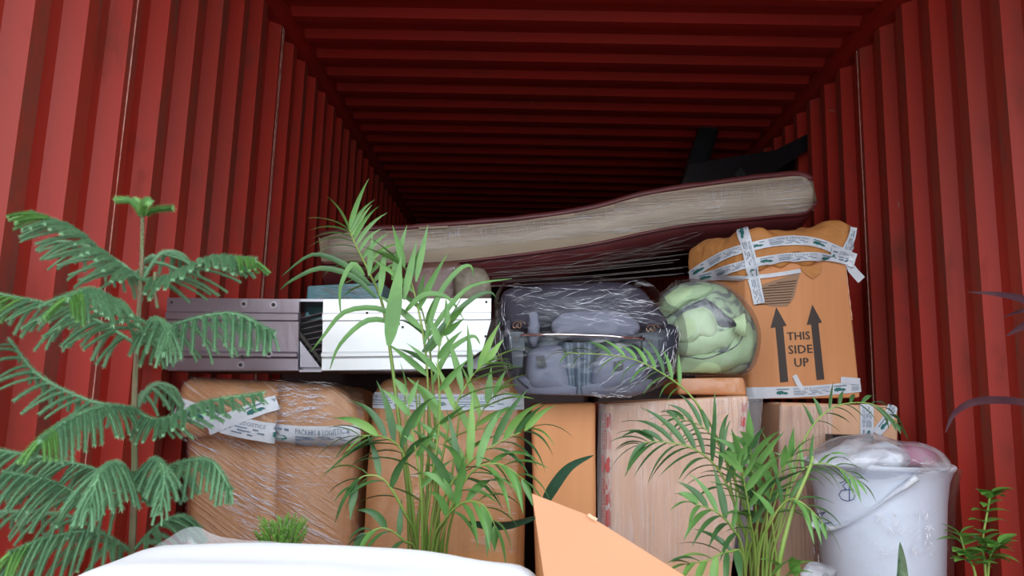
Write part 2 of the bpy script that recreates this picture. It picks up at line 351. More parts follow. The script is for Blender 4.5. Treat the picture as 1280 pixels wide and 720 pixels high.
def creases(name, bvhs, lines, mt, parent, off=.004, rad=.0008, seg=8, **kw):
    """raised folds of stretch film, whitish to stand in for its highlights; stuff"""
    g = G()
    for ln in lines:
        r = ln[2] if len(ln) > 2 else rad; pts = []; (ax, ay), (bx, by) = ln[0], ln[1]; l_ = math.hypot(bx-ax, by-ay)+1e-6
        cb = CR.uniform(-.10, .10)*l_; ph = CR.uniform(0, 50)
        for i in range(seg+1):
            t = i/seg; o_ = cb*4*t*(1-t) + noise.noise(Vector((ph, t*l_*.12, 0)))*1.6
            h = hit(bvhs, ax+(bx-ax)*t - (by-ay)/l_*o_, ay+(by-ay)*t + (bx-ax)/l_*o_, off)
            if h is not None and (not pts or (h-pts[-1]).length < .15): pts.append(h)
        if len(pts) > 2: 
            k = len(pts)-1; g.tube(pts, [r*(.15+.85*math.sin(math.pi*i/k))*(.6+.4*math.sin(i*2.1+ph)) for i in range(k+1)], 4, False)
    return g.mk(name, mt, parent, kind='stuff', **kw) if g.v else None
# flat lettering -> triangles
_tc = {}
def text2d(s):
    if s in _tc: return _tc[s]
    cu = bpy.data.curves.new('t', 'FONT'); cu.body = s; cu.size = 1; cu.resolution_u = 2; cu.space_character = 1.05
    ob = bpy.data.objects.new('t', cu); Cc.objects.link(ob); dg = bpy.context.evaluated_depsgraph_get(); me = ob.evaluated_get(dg).to_mesh()
    v = [(p.co.x, p.co.y) for p in me.vertices]; f = [tuple(p.vertices) for p in me.polygons]
    x0 = min(a for a, _ in v); x1 = max(a for a, _ in v); y0 = min(b for _, b in v); y1 = max(b for _, b in v)
    v = [((a-x0)/(x1-x0), (b-y0)/(y1-y0)) for a, b in v]      # normalised, y up
    ob.evaluated_get(dg).to_mesh_clear(); bpy.data.objects.remove(ob); _tc[s] = (v, f); return _tc[s]
TRUCK = [(0,.25),(0,.8),(.12,.8),(.12,.95),(.55,1),(.6,.72),(.85,.7),(1,.45),(1,.2),(.85,.2),(.78,.02),(.68,.2),(.35,.2),(.28,.02),(.18,.2)]
def tape(name, bvhs, pl_, wpx, parent, off=.004, label=None, mt=None, period=95, phase=0, prints=True, n=None, hl='PACKERS & LOGISTICS', ink=None, Dd=None, taper=None, flip=False):
    """printed packing tape following a pixel path on the carton; lettering and truck emblem are its sub-parts"""
    ps = spline([(x, y, 0) for x, y in pl_], 40); L = [0]
    for a, b in zip(ps, ps[1:]): L.append(L[-1] + (b-a).length)
    T = L[-1]
    def at(s):
        s = min(max(s, 0), T-1e-4); i = max(k for k in range(len(L)-1) if L[k] <= s); f = (s-L[i])/(L[i+1]-L[i])
        p = ps[i].lerp(ps[i+1], f); t = (ps[i+1]-ps[i]).normalized(); return p, Vector((t.y, -t.x, 0))   # normal = up side for rightward path
    W = (lambda s: wpx*(taper(s/T) if taper else 1))
    last = [next((h for h in (hit(bvhs, q.x, q.y, 0) for q in ps) if h is not None), Vector((0, Dd or 2.2, 0)))]
    def m2(s, w_, o):
        p, nn = at(s); q = p + nn*((w_-.5)*W(s)); h = hit(bvhs, q.x, q.y, o)
        if h is None: h = P(q.x, q.y, last[0].y)
        else: last[0] = h
        return h
    n = n or max(6, int(T/6)); k = 4
    vs = [m2(T*i/n, j/k, off + .0012*noise.noise(Vector((i*.7, j*.9, T)))) for i in range(n+1) for j in range(k+1)]
    fs = [(i*(k+1)+j, (i+1)*(k+1)+j, (i+1)*(k+1)+j+1, i*(k+1)+j+1) for i in range(n) for j in range(k)]
    to = mk(name, vs, fs, mt or M['tape'], parent, label=label, smooth=True)
    if prints:
        s = phase
        while s < T:
            v, f = text2d(hl)
            a = s + period*.30; b = s + period*.92; gh, gl, gt = G(), G(), G()
            def put(gg, uv, ff, s0, s1, w0, w1, o):
                ss = [s0+(s1-s0)*u for u, q in uv]; ff = [q for q in ff if all(0 <= ss[k] <= T for k in q)]
                used = sorted({k for q in ff for k in q}); ix = {k: i for i, k in enumerate(used)}
                if ff: gg.add([m2(ss[k], w0+(w1-w0)*uv[k][1], o) for k in used], [tuple(ix[k] for k in q) for q in ff])
            put(gh, v, f, a, b, .64, .84, off+.0015)
            for w0, x in ((.48, .9), (.34, 1), (.20, .8)):
                nn = 8; put(gl, [(x*i/nn, q) for i in range(nn+1) for q in (0, 1)], [(2*i, 2*i+2, 2*i+3, 2*i+1) for i in range(nn) if i not in (3, 6)], a, b, w0, w0+.06, off+.0015)
            put(gl, [(0,0),(1,0),(1,1),(0,1)], [(0,1,2,3)], s, s+period*.22, .70, .80, off+.0015)
            put(gt, TRUCK, [tuple(range(len(TRUCK)))], s, s+period*.2, .22, .62, off+.0015)
            if gh.v: gh.mk('lettering', ink or M['grey_ink'], to)
            if gl.v: gl.mk('small_print', ink or M['grey_ink'], to, kind='stuff')
            if gt.v: gt.mk('truck_emblem', ink or M['green_ink'], to)
            s += period
    return to

# ------------------------------------------------------------------ the container
XL, XR, ZT, Y0, Y1 = -1.012, 1.338, CZ + 1.522, .60, 11.9
DEP = .036
def edges(first, per, upto):
    out = list(first)
    while out[0] - per > Y0 + .1: out.insert(0, out[0]-per)
    while out[-1] < upto: out.append(out[-1]+per)
    return out
def corrug(ed, inner, slope, outer_off):            # list of (D, offset, material)
    pf = [(Y0, 0)]
    for a, b in zip(ed, ed[1:]):
        pf += [(a, 0), (a+inner, 0), (a+inner+slope, outer_off), (b-slope, outer_off)]
    return pf + [(Y1, 0)]
def wall(name, x, sgn, ed):
    pf = corrug(ed, .046, .034, DEP); z0, z1 = 0, ZT-.055
    vs = []; fs = []
    for D, o in pf: vs += [(x+sgn*o, D, z0), (x+sgn*o, D, z1)]
    rub = []
    for i in range(len(pf)-1):
        fs.append((2*i, 2*i+2, 2*i+3, 2*i+1)); rub.append(1 if pf[i][1] == 0 and pf[i+1][1] == 0 and i > 0 else 0)
    o = mk(name, vs, fs, [M['wall'], M['rub']], kind='structure', base=(x, Y0, 0))
    for p, r in zip(o.data.polygons, rub): p.material_index = r
    return o
EL = edges([1.350, 1.517, 1.683, 1.86, 2.017, 2.18, 2.34, 2.505, 2.705, 2.865, 3.025, 3.19], .165, Y1-.3)
ER = edges([1.957, 2.131, 2.305, 2.473, 2.64, 2.808, 2.995, 3.16], .169, Y1-.3)
wall_left = wall('wall_left', XL, -1, EL); wall_right = wall('wall_right', XR, 1, ER)
pf = corrug(edges([2.920], .1805, Y1-.3), .045, .030, .028)
vs = []; fs = []
for D, o in pf: vs += [(XL+.025, D, ZT+o), (XR-.025, D, ZT+o)]
fs = [(2*i, 2*i+1, 2*i+3, 2*i+2) for i in range(len(pf)-1)]
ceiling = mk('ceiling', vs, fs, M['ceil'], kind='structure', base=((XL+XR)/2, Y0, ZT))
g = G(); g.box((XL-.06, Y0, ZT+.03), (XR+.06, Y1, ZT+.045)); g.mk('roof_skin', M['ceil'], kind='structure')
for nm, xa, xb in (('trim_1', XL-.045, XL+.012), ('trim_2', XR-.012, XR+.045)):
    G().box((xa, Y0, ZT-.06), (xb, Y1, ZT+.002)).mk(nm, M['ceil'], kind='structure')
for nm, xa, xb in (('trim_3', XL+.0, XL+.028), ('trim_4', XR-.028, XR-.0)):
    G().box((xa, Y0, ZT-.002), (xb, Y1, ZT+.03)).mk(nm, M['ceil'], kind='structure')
G().box((XL-.06, Y0-.05, -.14), (XR+.06, Y1, 0)).mk('floor', M['ply'], kind='structure')
G().box((XL-.04, Y1-.02, 0), (XR+.04, Y1+.02, ZT+.04)).mk('wall_back', M['wall'], kind='structure')
for nm, xa, xb in (('trim_5', XL-.10, XL-.002), ('trim_6', XR+.002, XR+.10)):
    G().box((xa, Y0-.06, -.16), (xb, Y0+.06, ZT+.14)).mk(nm, M['wall'], kind='structure')
G().box((XL-.10, Y0-.06, ZT+.0), (XR+.10, Y0+.06, ZT+.14)).mk('trim_7', M['wall'], kind='structure')
mk('ground', [(-40,-40,-.17),(40,-40,-.17),(40,40,-.17),(-40,40,-.17)], [(0,1,2,3)], M['ground'], kind='structure')
# weld seams: one raised rusty line on every welded panel joint
def seam(wl, x, D, z0=0, z1=ZT-.06, r=.0016):
    rnd = random.Random(int(D*100)); 
    G().tube([(x+rnd.uniform(-.0006,.0006), D+rnd.uniform(-.0012,.0012), z0+(z1-z0)*i/24) for i in range(25)], r, 5).mk('weld_seam', M['rust'], wl)
seam(wall_left, XL+.001, 1.703, r=.0017); seam(wall_left, XL+.001, 2.722, r=.0012); seam(wall_right, XR-.001, 2.83, r=.0018); seam(wall_left, XL+.001, 2.735, r=.0012)

# ------------------------------------------------------------------ hidden second row that carries the mattress, coloured dark for the shade there
for i, (xa, xb, ya, yb, z, lab) in enumerate([(-.92, -.38, 2.72, 3.9, 1.18, 'wrapped stack coloured dark for shade, under the low left end of the mattress'),
        (-.36, .25, 2.90, 3.9, 1.20, 'wrapped stack coloured dark for shade, behind the steel hood and stroller'), (.30, 1.0, 3.1, 3.9, 1.30, 'wrapped stack coloured dark for shade, behind the arrow carton')]):
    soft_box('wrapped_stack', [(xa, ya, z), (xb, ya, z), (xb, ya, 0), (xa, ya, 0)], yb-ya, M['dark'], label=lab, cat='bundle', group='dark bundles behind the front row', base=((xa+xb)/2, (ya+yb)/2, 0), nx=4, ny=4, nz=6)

# ------------------------------------------------------------------ mattress
mat_root = empty('mattress', P(700, 340, 3.0), 'long beige and maroon mattress in clear film lying tilted on top of the load', 'mattress')
top = [(398,296),(440,290),(500,288),(560,283),(650,276),(740,262),(800,246),(860,236),(920,228),(970,222),(1000,220),(1016,226)]
bot = [(402,328),(440,329),(500,330),(560,328),(650,318),(740,305),(800,292),(860,281),(920,275),(970,270),(1005,266),(1021,252)]
DM = 2.72; NN = 60
tp = [P(q.x, q.y, DM) for q in spline([(*a,0) for a in top], NN)]; bt = [P(q.x, q.y, DM) for q in spline([(*a,0) for a in bot], NN)]
vs = []; fs = []; K = 10
for i in range(NN+1):                               # side band, bulging towards the camera
    for k in range(K+1):
        t = k/K; p = bt[i].lerp(tp[i], t); e = min(1, i/3, (NN-i)/3)
        p.y -= .035*math.sin(math.pi*t)*e - .03*(1-e); p.y += .006*noise.noise(p*7); vs.append(p)
for i in range(NN):
    for k in range(K):
        a = i*(K+1)+k; fs.append((a, a+K+1, a+K+2, a+1))
side, bv_side = mk('side_band', vs, fs, M['beige'], mat_root, smooth=True), BVHTree.FromPolygons(vs, fs)
def sheetface(name, line, d, mt, dz0, dz1, lab=None):
    vs = []; fs = []; K = 14
    for i, p in enumerate(line):
        for k in range(K+1):
            t = k/K; q = p + Vector((0, d*t, dz0 + (dz1-dz0)*t)); q.z += .012*noise.noise(q*3.5)*min(1, t*6); vs.append(q)
    for i in range(len(line)-1):
        for k in range(K): a = i*(K+1)+k; fs.append((a, a+1, a+K+2, a+K+1))
    return mk(name, vs, fs, mt, mat_root, smooth=True, label=lab), BVHTree.FromPolygons(vs, fs)
under, bv_under = sheetface('underside', bt, 1.15, M['maroon'], 0, -.02, 'maroon underside')
topf, bv_top = sheetface('top_panel', tp, 1.15, M['maroon'], .012, .0, 'maroon top panel')
pt = [p + Vector((0, .012, .011)) for p in tp]
for i, p in enumerate(pt): p.z += .004*noise.noise(p*9)
G().tube(pt, [.013 + .003*noise.noise(p*13) for p in pt], 8).mk('piping', M['maroon'], mat_root, smooth=True)
G().tube([p+Vector((0, -.001, -.002)) for p in bt], .007, 8).mk('piping', M['maroon'], mat_root, smooth=True)
for e in (0, NN):
    q = [bt[e], tp[e], tp[e]+Vector((0,1.15,0)), bt[e]+Vector((0,1.15,-.02))]
    mk('end_band', q, [(0,1,2,3)], M['beige'], mat_root)
vs = []; fs = []
for i, p in enumerate(bt):                          # maroon lower border of the side, tucked under
    for k in range(7):
        t = k/6; q = p + Vector((0, .006 + .12*t*t, -.115*t*(1-.55*i/NN))); q.z += .006*noise.noise(q*6)*t; vs.append(q)
for i in range(NN):
    for k in range(6): a = i*7+k; fs.append((a, a+1, a+8, a+7))
low, bv_low = mk('lower_border', vs, fs, M['maroon'], mat_root, smooth=True, label='maroon lower border'), BVHTree.FromPolygons(vs, fs)
bvm = [bv_side, bv_low, bv_under]
drape('care_label', bvm, [(524,282),(560,280),(560,287),(524,289)], .010, M['beige'], mat_root, 8, 3, wav=.0, Dd=2.7, label='pale sewn-in label')
rnd = random.Random(4); ln = []
for k in range(80):
    x = rnd.choice([rnd.uniform(535,600), rnd.uniform(600,700), rnd.uniform(880,1010), rnd.uniform(700,900)]); yt = 282-(x-560)*.13 if x < 740 else 258-(x-740)*.16
    y = yt + rnd.uniform(2, 9); ln.append(((x, y), (x+rnd.uniform(-3,5), y+rnd.uniform(6,18)), rnd.uniform(.0006,.0013)))  # short white folds stand in for highlights along the band
creases('film_crease_glint', bvm, ln, M['crease_glint'], mat_root, .004)
ln = []
for k in range(34):
    x = rnd.uniform(560, 820); y = 326 - (x-560)*.09 + rnd.uniform(4, 34); l = rnd.uniform(60, 190)
    ln.append(((x, y), (min(x+l, 880), y - l*.14), rnd.uniform(.0004,.0010)))
creases('film_crease_glint', bvm, ln, M['crease_glint_soft'], mat_root, .004, seg=12)
drape('stretch_film', bvm, [(400,294),(1012,222),(1016,268),(404,326)], .006, M['film_h'], mat_root, 60, 8, Dd=2.7)
# film lines that hang between the mattress and the stack below it
g = G()
for k in range(11):
    a = rnd.uniform(590, 640); y = 338 + k*2.0 + rnd.uniform(-2, 2); b = rnd.uniform(840, 870); y2 = y - 24 + k*.9
    g.tube([P(a, y, 2.68), P((a+b)/2, (y+y2)/2+2, 2.67), P(b, y2, 2.68)], rnd.uniform(.0002, .0006), 4, False)
g.mk('film_crease_glint', M['crease_glint_soft'], mat_root, kind='stuff')

# ------------------------------------------------------------------ black furniture legs deep inside on the right
tb = empty('upturned_table', (1.05, 3.7, 1.62), 'black table lying upside down with legs up deep inside at right', 'table')
g = G(); g.slab([P(838,260,4.3), P(905,205,4.3), P(1000,200,4.3), P(1000,262,4.3)], .04); g.mk('tabletop', M['black'], tb)
def leg(a, b, w0, w1):
    A, B = P(*a), P(*b); t = (B-A).normalized(); s_ = t.cross(Vector((0,1,0))).normalized(); g = G(); vs = []
    for p, w_ in ((A, w0), (B, w1)):
        for i, j in ((-1,-1),(1,-1),(1,1),(-1,1)): vs.append(p + s_*i*w_ + Vector((0,1,0))*j*w_)
    g.add(vs, [(0,1,2,3),(4,7,6,5),(0,4,5,1),(1,5,6,2),(2,6,7,3),(3,7,4,0)]); return g
leg((853,255,3.9), (888,147,3.9), .05, .045).mk('leg', M['black'], tb)
leg((862,250,4.0), (896,139,4.0), .04, .035).mk('leg', M['black'], tb)
leg((930,225,3.45), (1024,169,3.45), .055, .028).mk('leg', M['black'], tb)
G().slab([P(846,246,3.6), P(862,205,3.6), P(915,196,3.6), P(968,188,3.6), P(1020,170,3.6), P(1023,180,3.6), P(990,212,3.6), P(975,250,3.6)], .05).mk('dark_mass', M['black'], tb)  # irregular black slab spanning the space between the legs

# ------------------------------------------------------------------ left film-wrapped carton with taped lid
c1 = empty('wrapped_carton', (-.66, 2.15, 0), 'tall brown carton with a lid, film-wrapped and taped, at far left under the steel hood', 'box', 'cartons in the front row')
D1 = 1.968
tl, tr, br, bl = P(226,474,D1), P(443,484,D1), P(436,700,D1), P(224,690,D1)
def groove(cx, wd, dep):
    def f(p, u, v, t, n):
        if n.y < -.3: p.y += dep*math.exp(-((u-cx)/wd)**2)
        return p
    return f
b1, bv1 = soft_box('body', [tl+Vector((.01,.012,-.02)), tr+Vector((-.01,.012,-.02)), ext(tr, br, 0)+Vector((-.01,.012,0)), ext(tl, bl, 0)+Vector((.01,.012,0))], .40, M['card'], c1, r=.03, bulge=.012, amp=.006, seed=1, warp=groove(.56, .02, .012))
def lidwarp(p, u, v, t, n):
    p = groove(.56, .02, .012)(p, u, v, t, n)
    if t < .25 and n.z > -.8: p.z += (.012*math.sin(u*9+.6) + .02*(abs(u-.56)-.3))*(1 - t/.25)
    if n.y < -.3: p.y -= .008*max(0, 1-t/.12)
    if u > .8: p.z -= .05*((u-.8)/.2)**2*t
    return p
DL = D1-.036
l1, bvl1 = soft_box('lid', [P(224,472,DL), P(445,482,DL), P(446,552,DL), P(214,548,DL)], .44, M['card'], c1, r=.032, bulge=.006, amp=.007, freq=8, seed=5, nx=26, nz=14, warp=lidwarp)
B1 = [bv1, bvl1]
tape('packing_tape', B1, [(221,506),(262,520),(300,532),(345,540),(400,544),(446,543)], 23, c1, .015, period=104, phase=20)
tape('packing_tape', B1, [(264,532),(300,520),(345,503)], 17, c1, .017, period=110, phase=50)
rnd = random.Random(11); ln = []
for k in range(110):
    y = rnd.uniform(512, 665); x = 232 + (y-520)*.62 + rnd.uniform(-30, 70); l = rnd.uniform(10, 55)
    if y < 535 and x < 260: continue
    ln.append(((x, y), (x+l, y+l*.50), rnd.uniform(.0005, .0015)))  # slanting white folds stand in for streaky highlights on the film
for k in range(70):
    x, y = rnd.uniform(340, 400), rnd.uniform(486, 530); l = rnd.uniform(8, 26); ln.append(((x, y), (x+l, y+rnd.uniform(-5, 2)), rnd.uniform(.0007, .0018)))  # dense cluster of white folds stands in for a glare patch
for k in range(36):
    x, y = rnd.uniform(280, 360), rnd.uniform(580, 668); l = rnd.uniform(14, 50); ln.append(((x, y), (x+l, y+l*.42), rnd.uniform(.0005, .0011)))
for k in range(30):
    x, y = rnd.uniform(345, 400), rnd.uniform(550, 610); l = rnd.uniform(10, 36); ln.append(((x, y), (x+l, y+rnd.uniform(-1, 4)), rnd.uniform(.0003, .0007)))
for k in range(20):
    x, y = rnd.uniform(330, 400), rnd.uniform(468, 486); l = rnd.uniform(18, 60); ln.append(((x, y), (x+l, y+l*.2), rnd.uniform(.0005, .0013)))
creases('film_crease_glint', B1, ln, M['crease_glint'], c1, .009)
drape('stretch_film', B1, [(226,474),(452,486),(446,690),(222,690)], .010, M['film'], c1, 50, 46)
# loose film that stretches from the lid up under the hood
vs = []; fs = []; a_ = [(292,482,1.93),(350,486,1.93),(400,492,1.95),(440,520,1.94),(452,560,1.94)]; b_ = [(300,474,2.2),(360,474,2.15),(410,480,2.1),(452,500,2.08),(458,560,2.06)]
A_, B_ = ppath(a_, 20), ppath(b_, 20)
for p, q in zip(A_, B_):
    for k in range(7): t = k/6; r = p.lerp(q, t); r += noise.noise_vector(r*22)*.006; vs.append(r)
fs = [(i*7+k, i*7+k+1, (i+1)*7+k+1, (i+1)*7+k) for i in range(20) for k in range(6)]
mk('loose_film', vs, fs, M['film_crumple'], c1, smooth=True)

# ------------------------------------------------------------------ second carton
c2 = empty('wrapped_carton', (-.21, 2.2, 0), 'tall film-wrapped brown carton behind the larger palm, round shouldered', 'box', 'cartons in the front row')
D2 = 2.03; tl, tr, br, bl = P(465,472,D2), P(652,471,D2), P(652,690,D2), P(456,690,D2)
def w2(p, u, v, t, n):
    if t > .8: p.z -= .035*max(0, (.14-u)/.14)**2 + .02*max(0, (u-.9)/.1)**2
    return p
b2, bv2 = soft_box('body', [tl, tr, ext(tr, br, 0), ext(tl, bl, 0)], .42, M['card'], c2, r=.03, bulge=.015, amp=.006, seed=9, warp=w2)
tape('packing_tape', [bv2], [(468,500),(520,502),(590,503),(655,502)], 20, c2, .005, period=100, phase=-30)
ln = []
for k in range(46):
    x = rnd.choice([rnd.uniform(500,530), rnd.uniform(590,640)]); y = rnd.uniform(515, 680); l = rnd.uniform(8, 36); ln.append(((x, y), (x+l, y+rnd.uniform(-1, 3)), rnd.uniform(.0003, .0009)))
for k in range(26):
    x = rnd.uniform(575, 620); y = rnd.uniform(466, 490); l = rnd.uniform(15, 50); ln.append(((x, y), (x+l, y+l*.28), rnd.uniform(.0003, .0008)))
creases('film_crease_glint', [bv2], ln, M['crease_glint'], c2, .008)
drape('stretch_film', [bv2], [(470,477),(645,476),(645,690),(462,690)], .009, M['film_clear'], c2, 40, 40)

# ------------------------------------------------------------------ orange carton and wide film-wrapped carton under the stroller
c3 = empty('plain_carton', (.12, 2.3, 0), 'plain smooth orange carton under the wrapped stroller, between two filmed cartons', 'box', 'cartons in the front row')
tl, tr, br, bl = P(664,505,1.93), P(745,503,1.93), P(745,690,1.93), P(670,690,1.93)
b3, bv3 = soft_box('body', [tl, tr, ext(tr, br, 0), ext(tl, bl, 0)], .36, M['card_orange'], c3, r=.012, bulge=.003, amp=.002, seed=3)
c4 = empty('wrapped_carton', (.42, 2.3, 0), 'wide pale carton in upright film creases with red printed tape edges', 'box', 'cartons in the front row')
tl, tr, br, bl = P(755,504,1.99), P(938,494,1.99), P(916,700,1.99), P(755,700,1.99)
b4, bv4 = soft_box('body', [tl, tr, ext(tr, br, 0), ext(tl, bl, 0)], .40, M['card_pale'], c4, r=.012, bulge=.008, amp=.004, seed=6, warp=groove(.13, .012, .006))
B4 = [bv4]
tape('clear_tape', [bv4], [(760,690),(760,640),(760,560),(761,515)], 10, c4, .013, mt=M['film_v'], ink=M['red_ink'], period=96, phase=4)
tape('clear_tape', [bv4], [(925,596),(926,540),(928,503)], 9, c4, .013, mt=M['film_v'], ink=M['red_ink'], period=60, phase=3, label='red printed clear tape')
ln = []
for k in range(34):
    x = rnd.choice([rnd.uniform(738,768), rnd.uniform(860,940), rnd.uniform(770,860)]); y = rnd.uniform(495, 640); l = rnd.uniform(10, 60); ln.append(((x, y), (x-l*.04, y+l), rnd.uniform(.0002, .0006)))
for k in range(18):
    x = rnd.uniform(862, 915); y = rnd.uniform(500, 560); l = rnd.uniform(10, 40); ln.append(((x, y), (x+l, y-l*.5), rnd.uniform(.0003, .0008)))
creases('film_crease_glint', B4, ln, M['crease_glint_soft'], c4, .008)
drape('stretch_film', B4, [(756,507),(937,497),(916,700),(756,700)], .008, M['film_v'], c4, 46, 46)
# loose vertical film at both sides
for (xa, xb, ya, yb, dx) in ((747, 756, 505, 690, 0), (936, 952, 496, 690, -14)):
    vs = []; fs = []
    for j in range(31):
        for i in range(7):
            p = P(xa+(xb-xa)*i/6 + dx*j/30, ya+(yb-ya)*j/30, 1.975); p += noise.noise_vector(Vector((p.x*30, p.y*10, p.z*4)))*.006; vs.append(p)
    fs = [(j*7+i, j*7+i+1, (j+1)*7+i+1, (j+1)*7+i) for j in range(30) for i in range(6)]
    mk('loose_film', vs, fs, M['film_v'], c4, smooth=True)
c5 = empty('small_carton', (.5, 2.3, .885), 'small brown carton under the green bedding, on top of the wide carton', 'box')
zt = P(845,499,1.99).z + .016
tl, tr = P(848,473,2.16), P(930,472,2.16)
b5, bv5 = soft_box('body', [tl, tr, Vector((tr.x+.01, tr.y, zt)), Vector((tl.x, tl.y, zt))], .24, M['card_orange'], c5, r=.008, bulge=.004, amp=.004, seed=8, nx=10, ny=8, nz=5)
drape('stretch_film', [bv5], [(850,472),(928,471),(932,490),(850,492)], .004, M['film_clear'], c5, 20, 8)

# ------------------------------------------------------------------ carton behind the bin
c6 = empty('wrapped_carton', (.93, 2.45, 0), 'film-edged brown carton behind the pale bin with white tape corner', 'box', 'cartons in the front row')
D6 = 2.33; tl, tr, br, bl = P(976,503,D6), P(1124,507,D6), P(1120,700,D6), P(972,700,D6)
b6, bv6 = soft_box('body', [tl, tr, ext(tr, br, 0), ext(tl, bl, 0)], .40, M['card_pale'], c6, r=.010, bulge=.004, amp=.004, seed=16)
tape('packing_tape', [bv6], [(1083,546),(1083,525),(1083,505)], 17, c6, .004, period=40)
tape('packing_tape', [bv6], [(1094,542),(1106,527),(1116,508)], 13, c6, .006, period=60, phase=8)
ln = [((rnd.uniform(972,1000), y0 := rnd.uniform(505, 640)), (rnd.uniform(972,1000), y0+rnd.uniform(15, 60)), rnd.uniform(.0003, .0008)) for k in range(26)]
creases('film_crease_glint', [bv6], ln, M['crease_glint_soft'], c6, .007)
drape('stretch_film', [bv6], [(976,507),(1040,508),(1030,700),(972,700)], .008, M['film_v'], c6, 20, 40)
g = G(); a = P(1040,543,2.24); b = P(1092,575,2.24); g.box((a.x, 2.235, b.z-.1), (b.x, 2.29, a.z)); g.mk('black_tray', M['black'], c6, label='black plastic clip')

# ------------------------------------------------------------------ THIS SIDE UP carton
c7 = empty('arrow_carton', P(1000,505,2.45), 'orange-brown carton printed THIS SIDE UP with two arrows, paper-wrapped top', 'box')
D7 = 2.42
zb = max(tl.z, tr.z) + .008
tl, tr, br, bl = P(932,322,D7), P(1056,300,D7), P(1076,497,D7), P(938,500,D7)
bl.z = max(bl.z, zb); br.z = max(br.z, zb)
lt, lb = P(868,322,D7+.46), P(868,470,D7+.46)
dv = Vector((lt.x - tl.x, .46, 0))
b7, bv7 = soft_box('body', [tl, tr, br, bl], Vector((-.125, .24, 0)), M['card_orange'], c7, r=.008, bulge=.006, amp=.003, seed=21)
# right edge strip that shows past the torn corner
ln = []
# kraft paper cap: crumpled wrap over the top, wider to the left
def capwarp(p, u, v, t, n):
    p.z += .012*math.sin(u*7+1)*t + .016*noise.noise(p*18)*t
    if t < .35: p.z += .03*noise.noise(Vector((u*7, v*3, 2.2)))
    return p
k7, bvk = soft_box('paper_cap', [P(928,292,D7-.012), P(1068,276,D7-.012), P(1068,322,D7-.012), P(930,346,D7-.012)], Vector((-.135, .25, 0)), M['kraft'], c7, r=.03, bulge=.010, amp=.014, freq=11, seed=31, nx=34, nz=14, warp=capwarp)
# left face lower portion
B7 = [bv7, bvk]
def decal(name, uvtris, mt, off=.003, parent=c7, label=None, B=None):
    vs, fs = uvtris; return mk(name, [hit(B or B7, x, y, off) or P(x, y, D7) for x, y in vs], fs, mt, parent, label=label)
def aff(o, ux, uy): return lambda u, v: (o[0]+ux[0]*u+uy[0]*v, o[1]+ux[1]*u+uy[1]*v)
# arrows (pixel outlines)
decal('up_arrow', ([(970,384),(983,407),(978.5,408),(985,477),(975,478),(969,409),(963,410)], [(0,6,5,2,1),(5,4,3,2)]), M['ink'])
decal('up_arrow', ([(1015,381),(1027,403),(1022.5,404),(1030,474),(1020.5,475),(1013.5,405.5),(1008,406)], [(0,6,5,2,1),(5,4,3,2)]), M['ink'])
for s_, o, ux, uy in (('THIS', (984,425.5), (28,-1.3), (-.9,-10)), ('SIDE', (985.5,442.5), (29.5,-1.5), (-.9,-10.5)), ('UP', (993,458.5), (17.5,-.8), (-.9,-10.5))):
    v, f = text2d(s_); A = aff(o, ux, uy)
    for dx in (0, .5): decal('lettering', ([ (A(a, b)[0]+dx, A(a, b)[1]) for a, b in v], f), M['ink'], off=.003 + dx*.0006)
# ribbed kraft patch with a bitten lower edge: lines raised
poly = [(940,360),(1000,340),(992,372),(984,383),(965,383),(944,378)]
decal('ribbed_patch', (poly, [tuple(range(6))]), M['grey_patch'], .003, label='grey-brown ribbed paper patch')
g = G()
for k in range(9):
    y = 352 + k*3.4; xa = max(942, 1000-(y-342)*3.0) if y < 360 else 943; xb = 998 - (y-342)*.3
    pts = [hit(B7, xa+(xb-xa)*i/5, y+ (2-i*.6), .005) for i in range(6)]
    if all(p is not None for p in pts): g.tube(pts, .0009, 4, False)
g.mk('paper_rib', M['ink'], c7, kind='stuff')
tape('packing_tape', B7, [(863,345),(895,325),(930,311),(975,302),(1020,304),(1066,322)], 11, c7, .006, period=78, phase=6, Dd=2.4)
tape('packing_tape', B7, [(863,352),(900,340),(945,328),(990,321),(1035,322),(1068,330)], 10, c7, .008, period=76, phase=14, Dd=2.4)
tape('packing_tape', B7, [(864,348),(900,346),(950,346),(1000,339)], 5, c7, .007, prints=False, label='twisted narrow tape end', Dd=2.4)
tape('packing_tape', B7, [(928,285),(936,315),(942,350),(948,380)], 14, c7, .011, period=48, phase=4, Dd=2.4)
tape('packing_tape', B7, [(1066,284),(1063,300),(1055,318),(1064,335),(1077,350)], 11, c7, .010, period=38, phase=4, label='crumpled tape end at the right corner', Dd=2.4)
tape('packing_tape', B7, [(1036,318),(1056,322),(1069,326)], 18, c7, .012, period=30, phase=2, Dd=2.4)
tape('packing_tape', B7, [(934,491),(980,490),(1025,488),(1076,483)], 13.5, c7, .004, period=72, phase=36, Dd=2.4)
tape('packing_tape', B7, [(1050,475),(1064,476),(1075,477)], 8, c7, .006, prints=False, Dd=2.4)
tape('packing_tape', B7, [(992,469),(997,479),(1003,488)], 6, c7, .007, prints=False, label='loose curled tape end', Dd=2.4)
g = G(); pts = [hit(B7, x, y, .003) for x, y in [(1056,330),(1060,365),(1064,400),(1070,440),(1074,478)]]
pts = [p for p in pts if p is not None]
if len(pts) > 2: g.tube(spline(pts, 16), [.0012+.0008*((i*7)%3) for i in range(17)], 5, False); g.mk('torn_edge', M['card_pale'], c7, label='pale torn edge')
# big drooping paper tongue under the tape
decal('paper_tongue', ([(1000,332),(1026,331),(1024,342),(1015,349),(1006,343)], [(0,1,2,3,4)]), M['kraft'], .007, label='pointed tongue of brown paper')

